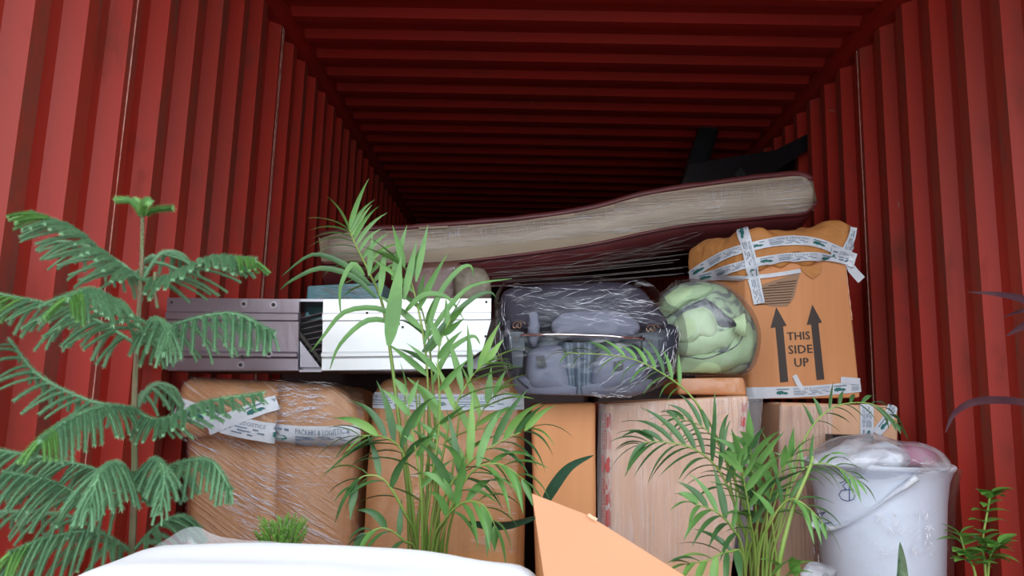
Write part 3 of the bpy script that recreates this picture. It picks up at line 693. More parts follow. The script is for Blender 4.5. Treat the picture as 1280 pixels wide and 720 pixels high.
# ------------------------------------------------------------------ stainless hood on the left cartons
hd = empty('kitchen_hood', P(410,465,2.0), 'stainless steel kitchen hood lying across the two left cartons', 'hood')
DH = 1.86
def panel(q, mt, name, bend=0):
    g = G(); a, b, c, d = q[0], q[1], q[-2], q[-1]
    g.slab(q, .012); return g.mk(name, mt, hd)
zL = P(206,462,DH).z
Lq = [P(209,372,DH+.02), P(374,374,DH), P(372,463,DH), P(206,462,DH+.02)]
# left panel with two pressed folds: built as horizontal strips at stepped depths
def folded(q, cuts, mt, name):
    tl, tr, br, bl = q; g = G(); rows = []
    for t, dy in cuts: rows.append((tl.lerp(bl, t)+Vector((0,dy,0)), tr.lerp(br, t)+Vector((0,dy,0))))
    n = 14; vs = []
    for a, b in rows: 
        for i in range(n+1): p = a.lerp(b, i/n); p.y += .0016*noise.noise(p*9); vs.append(p)
    fs = [(r*(n+1)+i, (r+1)*(n+1)+i, (r+1)*(n+1)+i+1, r*(n+1)+i+1) for r in range(len(rows)-1) for i in range(n)]
    k = len(vs); vs2 = [v+Vector((0,.012,0)) for v in vs]
    bd = [0, n, len(rows)*(n+1)-1, (len(rows)-1)*(n+1)]
    g.add(vs + [vs2[b] for b in bd], fs + [(bd[0], bd[1], k+1, k), (bd[1], bd[2], k+2, k+1), (bd[2], bd[3], k+3, k+2), (bd[3], bd[0], k, k+3), (k, k+1, k+2, k+3)])
    BV.append(BVHTree.FromPolygons(vs, fs))
    return g.mk(name, mt, hd)
BV = []
cuts = [(0,0), (.19,0), (.215,-.006), (.30,-.006), (.32,0), (.74,0), (.77,-.008), (.81,-.008), (.84,.0), (1,.0)]
folded(Lq, cuts, M['steel'], 'side_panel')
Rq_up = [P(404,374,DH-.004), P(614,373,DH-.012), P(614,431,DH-.012), P(402.6,431,DH-.004)]
Rq_lo = [P(402.6,431.4,DH-.004), P(614,431.4,DH-.012), P(572,459,DH-.010), P(402,463,DH-.004)]
rtl, rtr, rbr, rbl = P(404,374,DH-.004), P(614,373,DH-.012), P(613,460,DH-.012), P(402,463,DH-.004)
n = 20; vs = []; rows = cuts; 
for t, dy in rows:
    a = rtl.lerp(rbl, t); b = rtr.lerp(rbr, t)
    if t > .66: b = b.lerp(a, (t-.66)/.34*.20)
    for i in range(n+1): p = a.lerp(b, i/n); p.y += dy*1.0 + .0016*noise.noise(p*9+Vector((3,0,0))); vs.append(p)
# corner cut needs a row exactly where it starts
fs = [(r*(n+1)+i, (r+1)*(n+1)+i, (r+1)*(n+1)+i+1, r*(n+1)+i+1) for r in range(len(rows)-1) for i in range(n)]
BV.append(BVHTree.FromPolygons(vs, fs)); k = len(vs); m_ = len(rows)
back = [v+Vector((0,.012,0)) for v in vs]; fs2 = [tuple(x+k for x in reversed(q)) for q in fs]
bord = [(r*(n+1)+n, (r+1)*(n+1)+n) for r in range(m_-1)] + [(i, i+1) for i in range(n)] + [((m_-1)*(n+1)+i, (m_-1)*(n+1)+i+1) for i in range(n)] + [(r*(n+1), (r+1)*(n+1)) for r in range(m_-1)]
mk('side_panel', vs+back, fs+fs2+[(a, b, b+k, a+k) for a, b in bord], M['steel_glare'], hd, label='side panel with its sky glare painted white')
# hood body behind the panels
A, B, C_, D_ = P(212,374,DH+.04), P(606,374,DH+.04), P(566,461,DH+.04), P(210,461,DH+.04)
g = G(); 
inner = [P(212,373.5,DH+.025), P(606,374,DH+.025)]
g.slab([P(212,373.5,DH+.03), P(606,374,DH+.03), P(606,377,DH+.03), P(212,377,DH+.03)], .24)
g.slab([P(210,459,DH+.03), P(520,459,DH+.03), P(520,463.5,DH+.03), P(210,463.5,DH+.03)], .24)
g.mk('frame', M['steel'], hd)
G().slab([P(374,462.2,DH+.01), P(402,462.2,DH+.01), P(402,465,DH+.01), P(374,465,DH+.01)], .01).mk('lower_lip', M['steel'], hd)
mk('inner_back', [P(372,402,DH+.10), P(405,398,DH+.10), P(405,464,DH+.10), P(372,464,DH+.10)], [(3,2,1,0)], M['hole'], hd)
for k in range(9):
    y0, y1 = 398+k*7, 391+k*7.6
    G().slab([P(376,y0,DH+.03), P(404,y1,DH+.03), P(404,y1+4.6,DH+.045), P(376,y0+4.6,DH+.045)], .002).mk('louver', M['steel'], hd)
G().slab([P(375,414,DH+.012), P(402,449,DH+.012), P(402,455,DH+.012), P(375,421,DH+.012)], .008).mk('brace', M['hole'], hd, label='dark diagonal brace')
G().slab([P(375,426,DH+.010), P(400,459,DH+.010), P(375,459,DH+.010)], .004).mk('gusset', M['steel'], hd)
g = G(); g.slab([P(386,375,DH+.14), P(404,375,DH+.14), P(404,393,DH+.14), P(386,393,DH+.14)], .01); g.mk('blue_carton', M['teal'], hd, label='blue paper inside')
for x, y in [(215,378),(305,380),(342,381),(211,456),(301,456),(303,446),(336.5,442),(459,391.5),(608,377.5),(607,420.5),(503.5,409)]:
    h = hit(BV, x, y, .0005)
    if h: G().add(*(lambda g: (g.v, g.f))(G().tube([h+Vector((0,-.0005,0)), h+Vector((0,-.003,0))], .0048 if 300 < x < 345 else .0032, 10))).mk('screw', M['hole'] , hd)
for x, y in [(305,380),(342,381),(336.5,442),(301,456)]:
    h = hit(BV, x, y, .0003)
    if h:
        g = G(); g.add([h + Vector((math.cos(a)*r, -.0006, math.sin(a)*r)) for r in (.005, .0095) for a in [2*math.pi*i/14 for i in range(14)]], [(i, (i+1)%14, 14+(i+1)%14, 14+i) for i in range(14)]); g.mk('washer', M['steel'], hd)
# thing below the right end of the hood (small steel wedge)
G().slab([P(578,458,2.0), P(616,434,2.0), P(622,450,2.0), P(598,462,2.0)], .02).mk('corner_bracket', M['steel'], hd)

# ------------------------------------------------------------------ things behind the hood
c8 = empty('teal_carton', P(440,400,2.3), 'film-wrapped teal carton peeping over the hood at left', 'box')
za = P(440,461,2.15).z
b8, bv8 = soft_box('body', [P(384,357,2.24), P(478,353,2.24), Vector((P(478,353,2.24).x, 2.24, .96)), Vector((P(384,357,2.24).x, 2.24, .96))], .3, M['teal'], c8, r=.006, bulge=.003, amp=.003, seed=41, nx=10, ny=6, nz=8)
drape('stretch_film', [bv8], [(386,359),(476,355),(478,390),(386,392)], .005, M['film_crumple'], c8, 24, 10)
ln = [((x := rnd.uniform(386, 450), y := rnd.uniform(358, 372)), (x+rnd.uniform(12, 40), y+rnd.uniform(-3, 6)), rnd.uniform(.0004, .0011)) for k in range(34)]
creases('film_crease_glint', [bv8], ln, M['crease_glint_soft'], c8, .006)
c9 = empty('brown_bundle', P(550,400,2.5), 'brown film-wrapped bundle behind the palm top and above the hood', 'bundle')
b9, bv9 = soft_box('body', [P(502,330,2.46), P(578,324,2.46), Vector((P(580,324,2.46).x, 2.46, 1.0)), Vector((P(502,330,2.46).x, 2.46, 1.0))], .2, M['brown_wrap'], c9, r=.03, bulge=.012, amp=.012, freq=9, seed=44, nx=10, ny=6, nz=10)
drape('stretch_film', [bv9], [(504,334),(574,330),(576,376),(504,376)], .006, M['film_crumple'], c9, 20, 14)
b10, _ = blob('paper_roll', [(570,332),(600,335),(608,345),(612,362),(608,378),(575,380),(568,360)], 2.4, .03, .05, mat('dull_beige', (.30, .27, .2), .5, col2=(.14,.11,.08), nscale=20, bump=.8, bscale=14), None, amp=.01, label='crumpled beige wrapped roll between the hood top and mattress', cat='bundle', zmin=.98)

# ------------------------------------------------------------------ film-wrapped stroller / seat
st = empty('wrapped_stroller', P(735,505,2.1), 'folded grey stroller with metal bar, wrapped in clear crinkled film', 'stroller')
DS = 1.925
hull = [(617,400),(620,375),(632,358),(648,353),(700,352),(760,353),(800,356),(815,368),(828,385),(848,396),(851,420),(848,445),(835,468),(812,488),(780,500),(730,506),(690,505),(655,496),(636,478),(624,450),(618,425)]
blob('hood_canopy', [(626,372),(640,360),(700,357),(760,358),(798,361),(815,380),(830,398),(828,412),(790,418),(740,420),(680,420),(640,418),(624,410)], DS, .085, .07, M['grey_dark'], st, amp=.014, freq=10, seed=51, zmin=.9)
blob('back_pad', [(700,392),(730,388),(780,392),(800,410),(780,425),(740,428),(700,424),(690,408)], DS-.07, .035, .04, M['grey_mid'], st, amp=.006, seed=52)
blob('shell', [(622,400),(636,396),(660,400),(740,404),(820,404),(846,410),(845,440),(830,466),(800,488),(735,499),(680,497),(650,486),(632,462),(624,430)], DS+.02, .05, .045, M['plastic'], st, amp=.008, seed=53, zmin=.885)
blob('left_cushion', [(655,470),(657,448),(668,436),(690,432),(706,436),(712,460),(716,490),(700,495),(675,492),(660,486)], DS-.05, .045, .05, M['grey_mid'], st, amp=.006, seed=54)
blob('right_cushion', [(748,440),(762,433),(785,436),(800,448),(812,462),(800,482),(770,492),(745,494),(738,470)], DS-.05, .045, .05, M['grey_mid'], st, amp=.006, seed=55)
blob('lower_pad', [(640,474),(660,470),(700,482),(735,488),(790,476),(815,474),(800,492),(740,501),(680,500),(650,492)], DS-.045, .04, .05, M['grey_mid'], st, amp=.006, seed=56, zmin=.885)
blob('left_strut_cover', [(660,392),(672,390),(674,420),(668,434),(660,424)], DS-.07, .02, .02, M['grey_mid'], st, amp=.003, seed=57)
vs = []; fs = []                                     # fluted centre column
for j in range(9):
    y = 428+j*8.2; xa, xb = 698+j*1.1, 748-j*.8
    for i in range(25):
        u = i/24; p = P(xa+(xb-xa)*u, y, DS-.075 - .016*abs(math.sin(u*math.pi*3)) + .03*(2*u-1)**2); vs.append(p)
fs = [(j*25+i, j*25+i+1, (j+1)*25+i+1, (j+1)*25+i) for j in range(8) for i in range(24)]
mk('footrest', vs, fs, mat('fluted_grey', (.10, .135, .17), .4), st, smooth=True)
G().tube([P(651,419,DS-.13), P(700,418,DS-.135), P(760,420,DS-.135), P(806,424,DS-.13)], .0042, 10).mk('crossbar', M['chrome'], st, smooth=True, label='bright metal crossbar')
for (cx, cy, s_, h_) in ((646,424,1,1), (813,428,-1,.8)):
    D = DS-.12
    G().slab([P(cx-10,cy-9,D), P(cx+9,cy-9,D), P(cx+10,cy+14,D), P(cx-9,cy+14,D)], .035).mk('bracket', M['plastic'], st)
    G().slab([P(cx-4,cy-4,D-.003), P(cx+3,cy-4,D-.003), P(cx+3,cy+4,D-.003), P(cx-4,cy+4,D-.003)], .002).mk('bolt_socket', M['black'], st)
    G().slab([P(cx-7,cy+13,D+.005), P(cx+8,cy+13,D+.005), P(cx+7,cy+13+22*h_,D+.005), P(cx-5,cy+13+22*h_,D+.005)], .028).mk('bracket_arm', M['plastic'], st)
    g = G(); pts = [P(cx-4+4*math.cos(a)*.9 + a*.9, cy-18+4*math.sin(a), D+.01+.0006*i) for i, a in enumerate([k*.5 for k in range(26)])]
    g.tube(pts, .0016, 5).mk('spring', M['brass'], st, label='rusty coil spring')
G().tube(ppath([(648,462,DS-.11),(646,472,DS-.11),(653,480,DS-.11),(660,485,DS-.10)], 10), .003, 6).mk('hook', M['plastic'], st)
for q in ([(670,445),(680,444),(683,458),(672,459)], [(768,452),(779,450),(779,462),(768,463)]):
    G().slab([P(x, y, DS-.1) for x, y in q], .004).mk('strap_slot', M['black'], st)
for q in ([(630,402),(637,400),(640,440),(634,440)],):
    G().slab([P(x, y, DS-.08) for x, y in q], .02).mk('side_tube', M['grey_dark'], st)
fl, bvs = blob('clear_wrap', hull, DS+.01, .19, .065, M['film_crumple'], st, amp=.010, freq=10, seed=61, pw=3.2, openback=False, zmin=.882, rings=44, n=150)
for v in fl.data.vertices:                          # pulled folds: ridges running sideways and slanting
    q = v.co; a = Vector((q.x*7+q.z*4, q.y*5, q.z*42-q.x*9)); r1 = 1-abs(noise.noise(a))*2.2; a2 = Vector((q.x*9-q.z*6, 7, q.z*36+q.x*14)); r2 = 1-abs(noise.noise(a2))*2.2
    v.co = q + Vector((0, -1, .25))*(.006*max(0, r1)**2 + .005*max(0, r2)**2)
rnd = random.Random(77); ln = []
for k in range(64):
    x, y = rnd.uniform(628, 800), rnd.uniform(356, 400); l = rnd.uniform(8, 50); a = rnd.choice([-.35, -.15, .05, .12, .25])
    ln.append(((x, y), (x+l, y+l*a), rnd.uniform(.0003, .0010)))
for k in range(30):
    x, y = rnd.uniform(745, 830), rnd.uniform(455, 494); l = rnd.uniform(8, 30); ln.append(((x, y), (x+l, y-l*rnd.uniform(.4, .9)), rnd.uniform(.0005, .0014)))
for k in range(16):
    x, y = rnd.uniform(735, 775), rnd.uniform(488, 500); l = rnd.uniform(5, 22); ln.append(((x, y), (x+l, y+rnd.uniform(-5, 5)), rnd.uniform(.0007, .0018)))
for k in range(26):
    x, y = rnd.uniform(822, 848), rnd.uniform(400, 465); l = rnd.uniform(6, 22); ln.append(((x, y), (x+rnd.uniform(-6, 6), y+l), rnd.uniform(.0005, .0013)))
for k in range(24):
    x, y = rnd.uniform(620, 636), rnd.uniform(365, 460); l = rnd.uniform(8, 30); ln.append(((x, y), (x+rnd.uniform(-4, 6), y+l), rnd.uniform(.0004, .0011)))
creases('film_crease_glint', [bvs], ln, M['crease_glint'], st, .001)

# ------------------------------------------------------------------ green bedding bundle
gb = empty('bedding_bundle', P(885,472,2.25), 'rounded pale green rolled quilt with grey marbled folds, in clear film', 'bedding')
DG = 2.26
_, g0 = blob('outer_quilt', [(822,388),(828,370),(845,357),(868,353),(892,356),(914,368),(930,384),(941,402),(945,425),(941,448),(930,464),(905,470),(870,471),(845,470),(830,455),(822,420)], DG, .10, .12, M['marble2'], gb, amp=.008, seed=71, zmin=.965)
_, g1 = blob('upper_fold', [(824,386),(832,368),(850,359),(872,357),(890,362),(880,374),(862,380),(848,389),(832,396)], DG-.05, .05, .04, M['sage'], gb, amp=.009, freq=22, seed=72)
_, g2 = blob('marbled_fold', [(850,392),(862,381),(880,374),(895,382),(908,394),(920,404),(919,411),(900,413),(893,402),(880,388),(862,392)], DG-.075, .035, .03, M['marble'], gb, amp=.003, seed=73, label='dark marbled lining')
_, g3 = blob('inner_fold', [(846,398),(860,387),(878,383),(892,390),(898,404),(895,418),(886,426),(872,424),(862,432),(848,428),(842,412)], DG-.085, .045, .04, M['sage_pale'], gb, amp=.006, freq=24, seed=74)
_, g4 = blob('middle_fold', [(842,402),(852,400),(868,412),(890,408),(902,412),(918,408),(928,404),(926,420),(914,434),(896,441),(878,446),(856,444),(844,436)], DG-.07, .045, .04, M['sage_pale'], gb, amp=.008, freq=22, seed=75)
_, g5 = blob('lower_fold', [(846,446),(862,447),(880,449),(902,444),(922,432),(930,418),(934,400),(941,415),(942,440),(930,455),(900,466),(860,470),(846,466)], DG-.05, .05, .05, M['sage'], gb, amp=.009, freq=22, seed=76, zmin=.965)
G5 = [g0, g1, g2, g3, g4, g5]
g = G()
for pl_ in ([(848,444),(862,446),(880,449),(900,442),(918,434),(928,420),(928,402)], [(850,391),(862,383),(876,377)]):
    pts = [hit(G5, q.x, q.y, .0015) for q in spline([(*a, 0) for a in pl_], 16)]; pts = [p for p in pts if p is not None]
    g.tube(pts, .0018, 5, False)
g.mk('piping_seam', M['marble'], gb)
g = G()
for k in range(7):
    g.tube([P(918+k*2, 398-k, DG-.13), P(922+k*1.6, 406, DG-.135), P(918+k*2.2, 415+k, DG-.125)], .0035, 5)
g.mk('gathers', M['sage_pale'], gb, smooth=True)
fl, bvg = blob('clear_wrap', [(816,392),(822,372),(842,354),(868,349),(894,353),(918,367),(934,384),(944,402),(948,425),(944,450),(932,467),(905,474),(870,474),(842,473),(826,455),(818,420)], DG+.01, .145, .15, M['film_clear'], gb, amp=.006, freq=10, seed=78, zmin=.958)
blob('film_knot', [(822,372),(832,360),(846,351),(850,356),(842,366),(828,380)], DG-.03, .02, .02, M['film_crumple'], gb, amp=.012, freq=30, seed=79)
ln = [((x := rnd.uniform(825, 925), y := rnd.uniform(360, 455)), (x+rnd.uniform(-14, 14), y+rnd.uniform(4, 18)), rnd.uniform(.0002, .0005)) for k in range(14)]
creases('film_crease_glint', [bvg], ln, M['crease_glint_soft'], gb, .001)

# ------------------------------------------------------------------ pale bin at right
bn = empty('laundry_bin', (0, 0, 0), 'pale blue-white round plastic bin wrapped in film, standing at the right wall', 'bin')
BC = P(1096,585,2.02); bn.location = (BC.x, 2.02, 0); BASE[bn] = Vector((BC.x, 2.02, 0)); zr = P(1096,582,1.86).z
prof = [(.0,.0),(.112,.0),(.118,.01),(.160,zr-.10),(.168,zr-.045),(.178,zr-.018),(.184,zr-.012),(.186,zr-.004),(.182,zr),(.174,zr-.002),(.166,zr-.03),(.155,zr-.1),(.0,zr-.12)]
g = G().lathe((BC.x, 2.02, 0), prof, 56); bob = g.mk('body', M['bin'], bn, smooth=True); bvb = BVHTree.FromPolygons(g.v, g.f)
hp = [hit([bvb], q.x, q.y, .012) or P(q.x, q.y, 1.86) for q in spline([(1014,655,0),(1030,659,0),(1052,658,0),(1085,640,0),(1115,616,0),(1142,594,0)], 26)]
G().tube(hp, [.006+.004*math.sin(i*.3) for i in range(27)], 8).mk('handle', M['binbag'], bn, smooth=True, label='white bail handle hanging diagonally')
mkr = [[(1062,597),(1062,604),(1062,626)], [(1050,604),(1061,600),(1074,601)], [(1064,603),(1056,604),(1054,609),(1060,612),(1052,613),(1049,620),(1056,626),(1066,625),(1069,619)], [(1056,612),(1064,612)], [(1019,643),(1032,640)], [(1032,640),(1024,648),(1022,655),(1040,653)]]
g = G()
for ln_ in mkr:
    pts = [hit([bvb], q.x, q.y, .0012) for q in spline([(*a, 0) for a in ln_], 10)]; pts = [p for p in pts if p is not None]
    if len(pts) > 2: g.tube(pts, .0011, 4, False)
g.mk('marker_scribble', M['marker'], bn, label='blue hand-drawn mark')
blob('pink_cloth', [(1112,576),(1120,562),(1138,554),(1156,557),(1164,570),(1160,584),(1120,586)], 1.98, .07, .06, M['pink'], None, amp=.012, freq=18, seed=82, label='pink cloth bulging inside the top of the bin film', cat='cloth')
blob('liner', [(1018,584),(1026,572),(1050,560),(1075,553),(1100,553),(1120,560),(1132,578),(1110,590),(1060,592)], 1.95, .09, .09, M['binbag'], bn, amp=.022, freq=16, rings=20, n=90, seed=83, label='crumpled white liner')
fl, bvt = blob('clear_cover', [(1013,578),(1020,566),(1040,556),(1062,548),(1086,545),(1112,550),(1140,552),(1160,560),(1172,572),(1177,584),(1150,592),(1096,598),(1040,594)], 1.95, .15, .13, M['film_milky'], bn, amp=.014, freq=16, rings=20, n=90, seed=84)
wr = G().lathe((BC.x, 2.02, 0), [(.134,.02),(.168,zr-.22),(.178,zr-.10),(.186,zr-.045),(.197,zr-.01)], 56)
wv = [v + noise.noise_vector(v*14)*.004 for v in wr.v]
mk('film_sleeve', wv, wr.f, M['film_clear'], bn, smooth=True)
ln = []
for k in range(70): x, y = rnd.uniform(1095, 1160), rnd.uniform(635, 690); ln.append(((x, y), (x+rnd.uniform(-6, 6), y+rnd.uniform(3, 10)), rnd.uniform(.001, .0022)))
for k in range(20): x, y = rnd.uniform(1020, 1150), rnd.uniform(575, 592); ln.append(((x, y), (x+rnd.uniform(8, 40), y+rnd.uniform(-3, 4)), rnd.uniform(.0006, .0016)))
for k in range(16): x, y = rnd.uniform(1020, 1030), rnd.uniform(600, 720); ln.append(((x, y), (x+rnd.uniform(-3, 5), y+rnd.uniform(6, 20)), rnd.uniform(.0005, .0012)))
creases('film_crease_glint', [bvb, bvt], ln, M['crease_glint'], bn, .017)

# ------------------------------------------------------------------ foreground: white bundle, sheer film, cardboard flap
zt = P(400,686,1.03).z
def wsw(p, u, v, t, n):
    p.z += t*(.012*math.sin(u*3.1) - .035*max(0, .12-u)/.12 - .004*max(0, u-.8)/.2 + .006*noise.noise(Vector((u*5, v*4, 1))))
    return p
xa, xb = P(112,716,.98).x, P(680,716,.98).x
wb, bvw = soft_box('sheet_bundle', [(xa,.76,zt), (xb,.76,zt-.008), (xb,.76,0), (xa,.76,0)], .29, M['sheet'], None, r=.045, bulge=.01, amp=.008, seed=91, nx=24, ny=10, nz=12, warp=wsw, label='bright white sheet-covered bundle along the bottom edge in front', cat='bundle', base=((xa+xb)/2, 1.0, 0))
# sheer film heaped behind its far edge
sh = P(182,694,1.16)
vs = []; N_ = 60
oy = spline([(165,696,0),(190,684,0),(212,672,0),(230,661,0),(245,659,0),(262,666,0),(285,673,0),(330,676,0),(380,681,0),(430,686,0),(470,692,0)], N_)
for q in oy:
    tpt = P(q.x, q.y, 1.07); 
    for k in range(9):
        t = k/8; p = tpt.copy(); h_ = tpt.z - (zt-.04); p.z = tpt.z - h_*t; p.y = 1.07 - .05*t + .012*noise.noise(Vector((q.x*.03, t*3, 1))); vs.append(p)
fs = [(i*9+k, i*9+k+1, (i+1)*9+k+1, (i+1)*9+k) for i in range(N_) for k in range(8)]
mk('sheer_film', vs, fs, M['film_sheer'], wb, smooth=True, label='translucent film heaped along the back edge')
oc = empty('open_carton', (.22, .95, 0), 'pale orange open carton in front with its flap sticking up, bottom right of centre', 'box')
zf = P(760,735,.95).z
G().box((xb+.04, .80, 0), (.42, 1.10, .56)).mk('body', M['flap'], oc)
g = G(); q = [P(665,617,.98), P(735,644,.98), P(850,716,.975), P(1000,815,.96), P(700,860,.95)]
nq = (q[1]-q[0]).cross(q[4]-q[0]).normalized(); q = [p - nq*(p-q[0]).dot(nq) for p in q]; g.slab(q, .005); g.mk('flap', M['flap'], oc, label='raised cardboard flap')
G().tube([P(735,643,.978), P(740,647,.978), P(746,650,.978)], .0022, 5).mk('torn_corner', M['card_pale'], oc)

# ------------------------------------------------------------------ foliage
def pot(root, x, y, h, r, mt):
    G().lathe((x, y, 0), [(0,0),(r*.72,0),(r*.98,h*.94),(r*1.06,h*.94),(r*1.06,h),(r*.94,h),(r*.92,h*.9),(0,h*.9)], 28).mk('pot', mt, root, smooth=False)
    G().lathe((x, y, 0), [(r*.93,h*.88),(r*.6,h*.93),(0,h*.94)], 20).mk('soil', M['soil'], root)
def leaf(p0, d, L, wd, droop, mt, parent, name='leaflet', side=None, seg=6, fold=.25, prof=.75, twist=0, label=None, cup=0):
    d = d.normalized(); p = Vector(p0); pts = [p.copy()]; ds = [d.copy()]
    for i in range(seg):
        p = p + d*(L/seg); pts.append(p.copy()); d = (d + Vector((0,0,-droop/seg))).normalized(); ds.append(d.copy())
    s0 = side if side is not None else ds[0].cross(Vector((0,0,1)))
    if s0.length < .1: s0 = Vector((1,0,0))
    s0.normalize(); vs = []
    for i, (q, dd) in enumerate(zip(pts, ds)):
        t = i/seg; w_ = wd*.5*max(.04, math.sin(math.pi*min(1, (t*.97+.03))**prof)); s1 = (s0 - dd*s0.dot(dd)).normalized(); up = s1.cross(dd)
        if twist: a = twist*t; s1, up = s1*math.cos(a)+up*math.sin(a), up*math.cos(a)-s1*math.sin(a)
        vs += [q - s1*w_ + up*w_*fold, q, q + s1*w_ + up*w_*fold]
    fs = []
    for i in range(seg): a = 3*i; fs += [(a, a+1, a+4, a+3), (a+1, a+2, a+5, a+4)]
    return mk(name, vs, fs, mt, parent, smooth=True, label=label)
def frond(root, path, n, L, wd, rnd, mt, start=.35, droop=.9, lift=.35, mt2=None, rad=.0035, D=None, splay=.9, nmid=None, stemmat=None, lenf=None, tip=True):
    """path in pixels with distance: (x,y,D). leaflets are sub-parts of the frond"""
    pts = ppath(path, 28); k = len(pts)-1
    fr = G().tube(pts, [rad*(1-.75*i/k) for i in range(k+1)], 6).mk('frond', stemmat or M['stem'], root, smooth=True)
    for i in range(n):
        t = start + (1-start)*(i+.5)/n; f = t*k; a = min(int(f), k-1); p = pts[a].lerp(pts[a+1], f-a); tg = (pts[a+1]-pts[a]).normalized()
        side = tg.cross(Vector((0,-.9,.45)).normalized()).normalized()          # spread of the blade, mostly facing the open door
        sg = 1 if i % 2 else -1; tt = (t-start)/(1-start)
        ll = L*(lenf(tt) if lenf else (.55 + .6*math.sin(math.pi*min(1, tt*.85+.18))))*rnd.uniform(.8, 1.12)
        d = tg*(.55+.5*tt) + side*sg*splay*(1-.45*tt) + Vector((0, rnd.uniform(-.35,.25), lift*rnd.uniform(.3,1)))
        leaf(p, d, ll, wd*rnd.uniform(.8, 1.15), droop*rnd.uniform(.6, 1.4), rnd.choice([mt, mt, mt2 or mt]), fr, seg=7, fold=.35, prof=.62, twist=rnd.uniform(-.5, .5), side=Vector((1, .3, .1)) if abs(d.normalized().z) > .6 else None)
    if tip:
        tg = (pts[-1]-pts[-3]).normalized(); leaf(pts[-1], tg, L*.8, wd*.9, droop, mt, fr, seg=6, prof=.62)
    return fr

# --- larger palm, centre
rnd = random.Random(5)
DP = 1.36; pr = P(530,700,DP); palm = empty('areca_palm', (pr.x, DP, 0), 'tall bright green potted palm in front of the hood and second carton', 'plant', 'potted palms')
pot(palm, pr.x, DP+.0, .30, .11, M['pot'])
b0 = (532, 860, DP)
def sb(x): return (x, 850, DP)
frond(palm, [sb(518),(517,690,DP),(498,520,DP),(480,389,DP),(461,340,DP),(444,305,DP-.01),(436,286,DP-.02)], 20, .095, .0095, rnd, M['palm'], start=.58, droop=.9, lift=.25, splay=1.5, mt2=M['palm_l'], rad=.0048, lenf=lambda t: .75+.25*t)
frond(palm, [sb(526),(530,690,DP-.02),(536,560,DP-.03),(532,440,DP-.03),(514,352,DP-.04),(501,330,DP-.05)], 9, .095, .012, rnd, M['palm'], start=.52, droop=.3, lift=.4, rad=.004)
fr = frond(palm, [sb(536),(548,700,DP),(545,560,DP),(540,470,DP),(534,414,DP),(522,370,DP)], 6, .085, .011, rnd, M['palm'], start=.60, droop=.8, lift=.5, mt2=M['palm_d'], rad=.004, tip=False)
leaf(P(486,432,DP-.06), P(500,330,DP-.06)-P(486,432,DP-.06), .165, .028, .05, M['palm'], fr, side=Vector((1,.2,0)), seg=8, prof=.7)
for (a, b, w_) in [((505,375),(518,310),.014),((520,352),(532,290),.012),((475,370),(481,310),.012),((461,345),(465,300),.011),((490,350),(505,290),.013)]:
    A = P(*a, DP-.05); B = P(*b, DP-.05); leaf(A, B-A, (B-A).length*1.15, w_, .25, M['palm'], fr, side=Vector((1,.2,0)), seg=6)
for (pth) in ([(530,430),(548,370),(572,338),(588,332),(592,345)], [(528,440),(560,400),(592,372),(612,365),(620,372)], [(536,420),(560,385),(590,357),(640,348)], [(506,390),(530,368),(560,372),(580,400)],
              [(470,372),(440,345),(400,335),(365,350),(350,362)], [(462,355),(430,330),(390,318),(352,345)], [(500,398),(470,385),(430,390),(404,420),(388,440)], [(500,405),(460,400),(425,430),(412,462)], [(455,345),(440,330),(425,360),(426,395)], [(540,480),(560,440),(590,420),(600,430)]):
    q = spline([(*a, 0) for a in pth], 12); c = [P(v.x, v.y, DP-.04-.01*math.sin(i*.25)) for i, v in enumerate(q)]; vs = []
    for i, p in enumerate(c):
        w_ = .0048*math.sin(math.pi*(i/12*.95+.04)**.6)+.0003; tg = (c[min(i+1,12)]-c[max(i-1,0)]).normalized(); s_ = tg.cross(Vector((0,1,0))).normalized(); vs += [p-s_*w_+Vector((0,.001,0)), p, p+s_*w_+Vector((0,.002,0))]
    mk('leaflet', vs, [x for i in range(12) for x in ((3*i,3*i+1,3*i+4,3*i+3),(3*i+1,3*i+2,3*i+5,3*i+4))], M['palm_d'] if rnd.random() < .5 else M['palm'], fr, smooth=True)
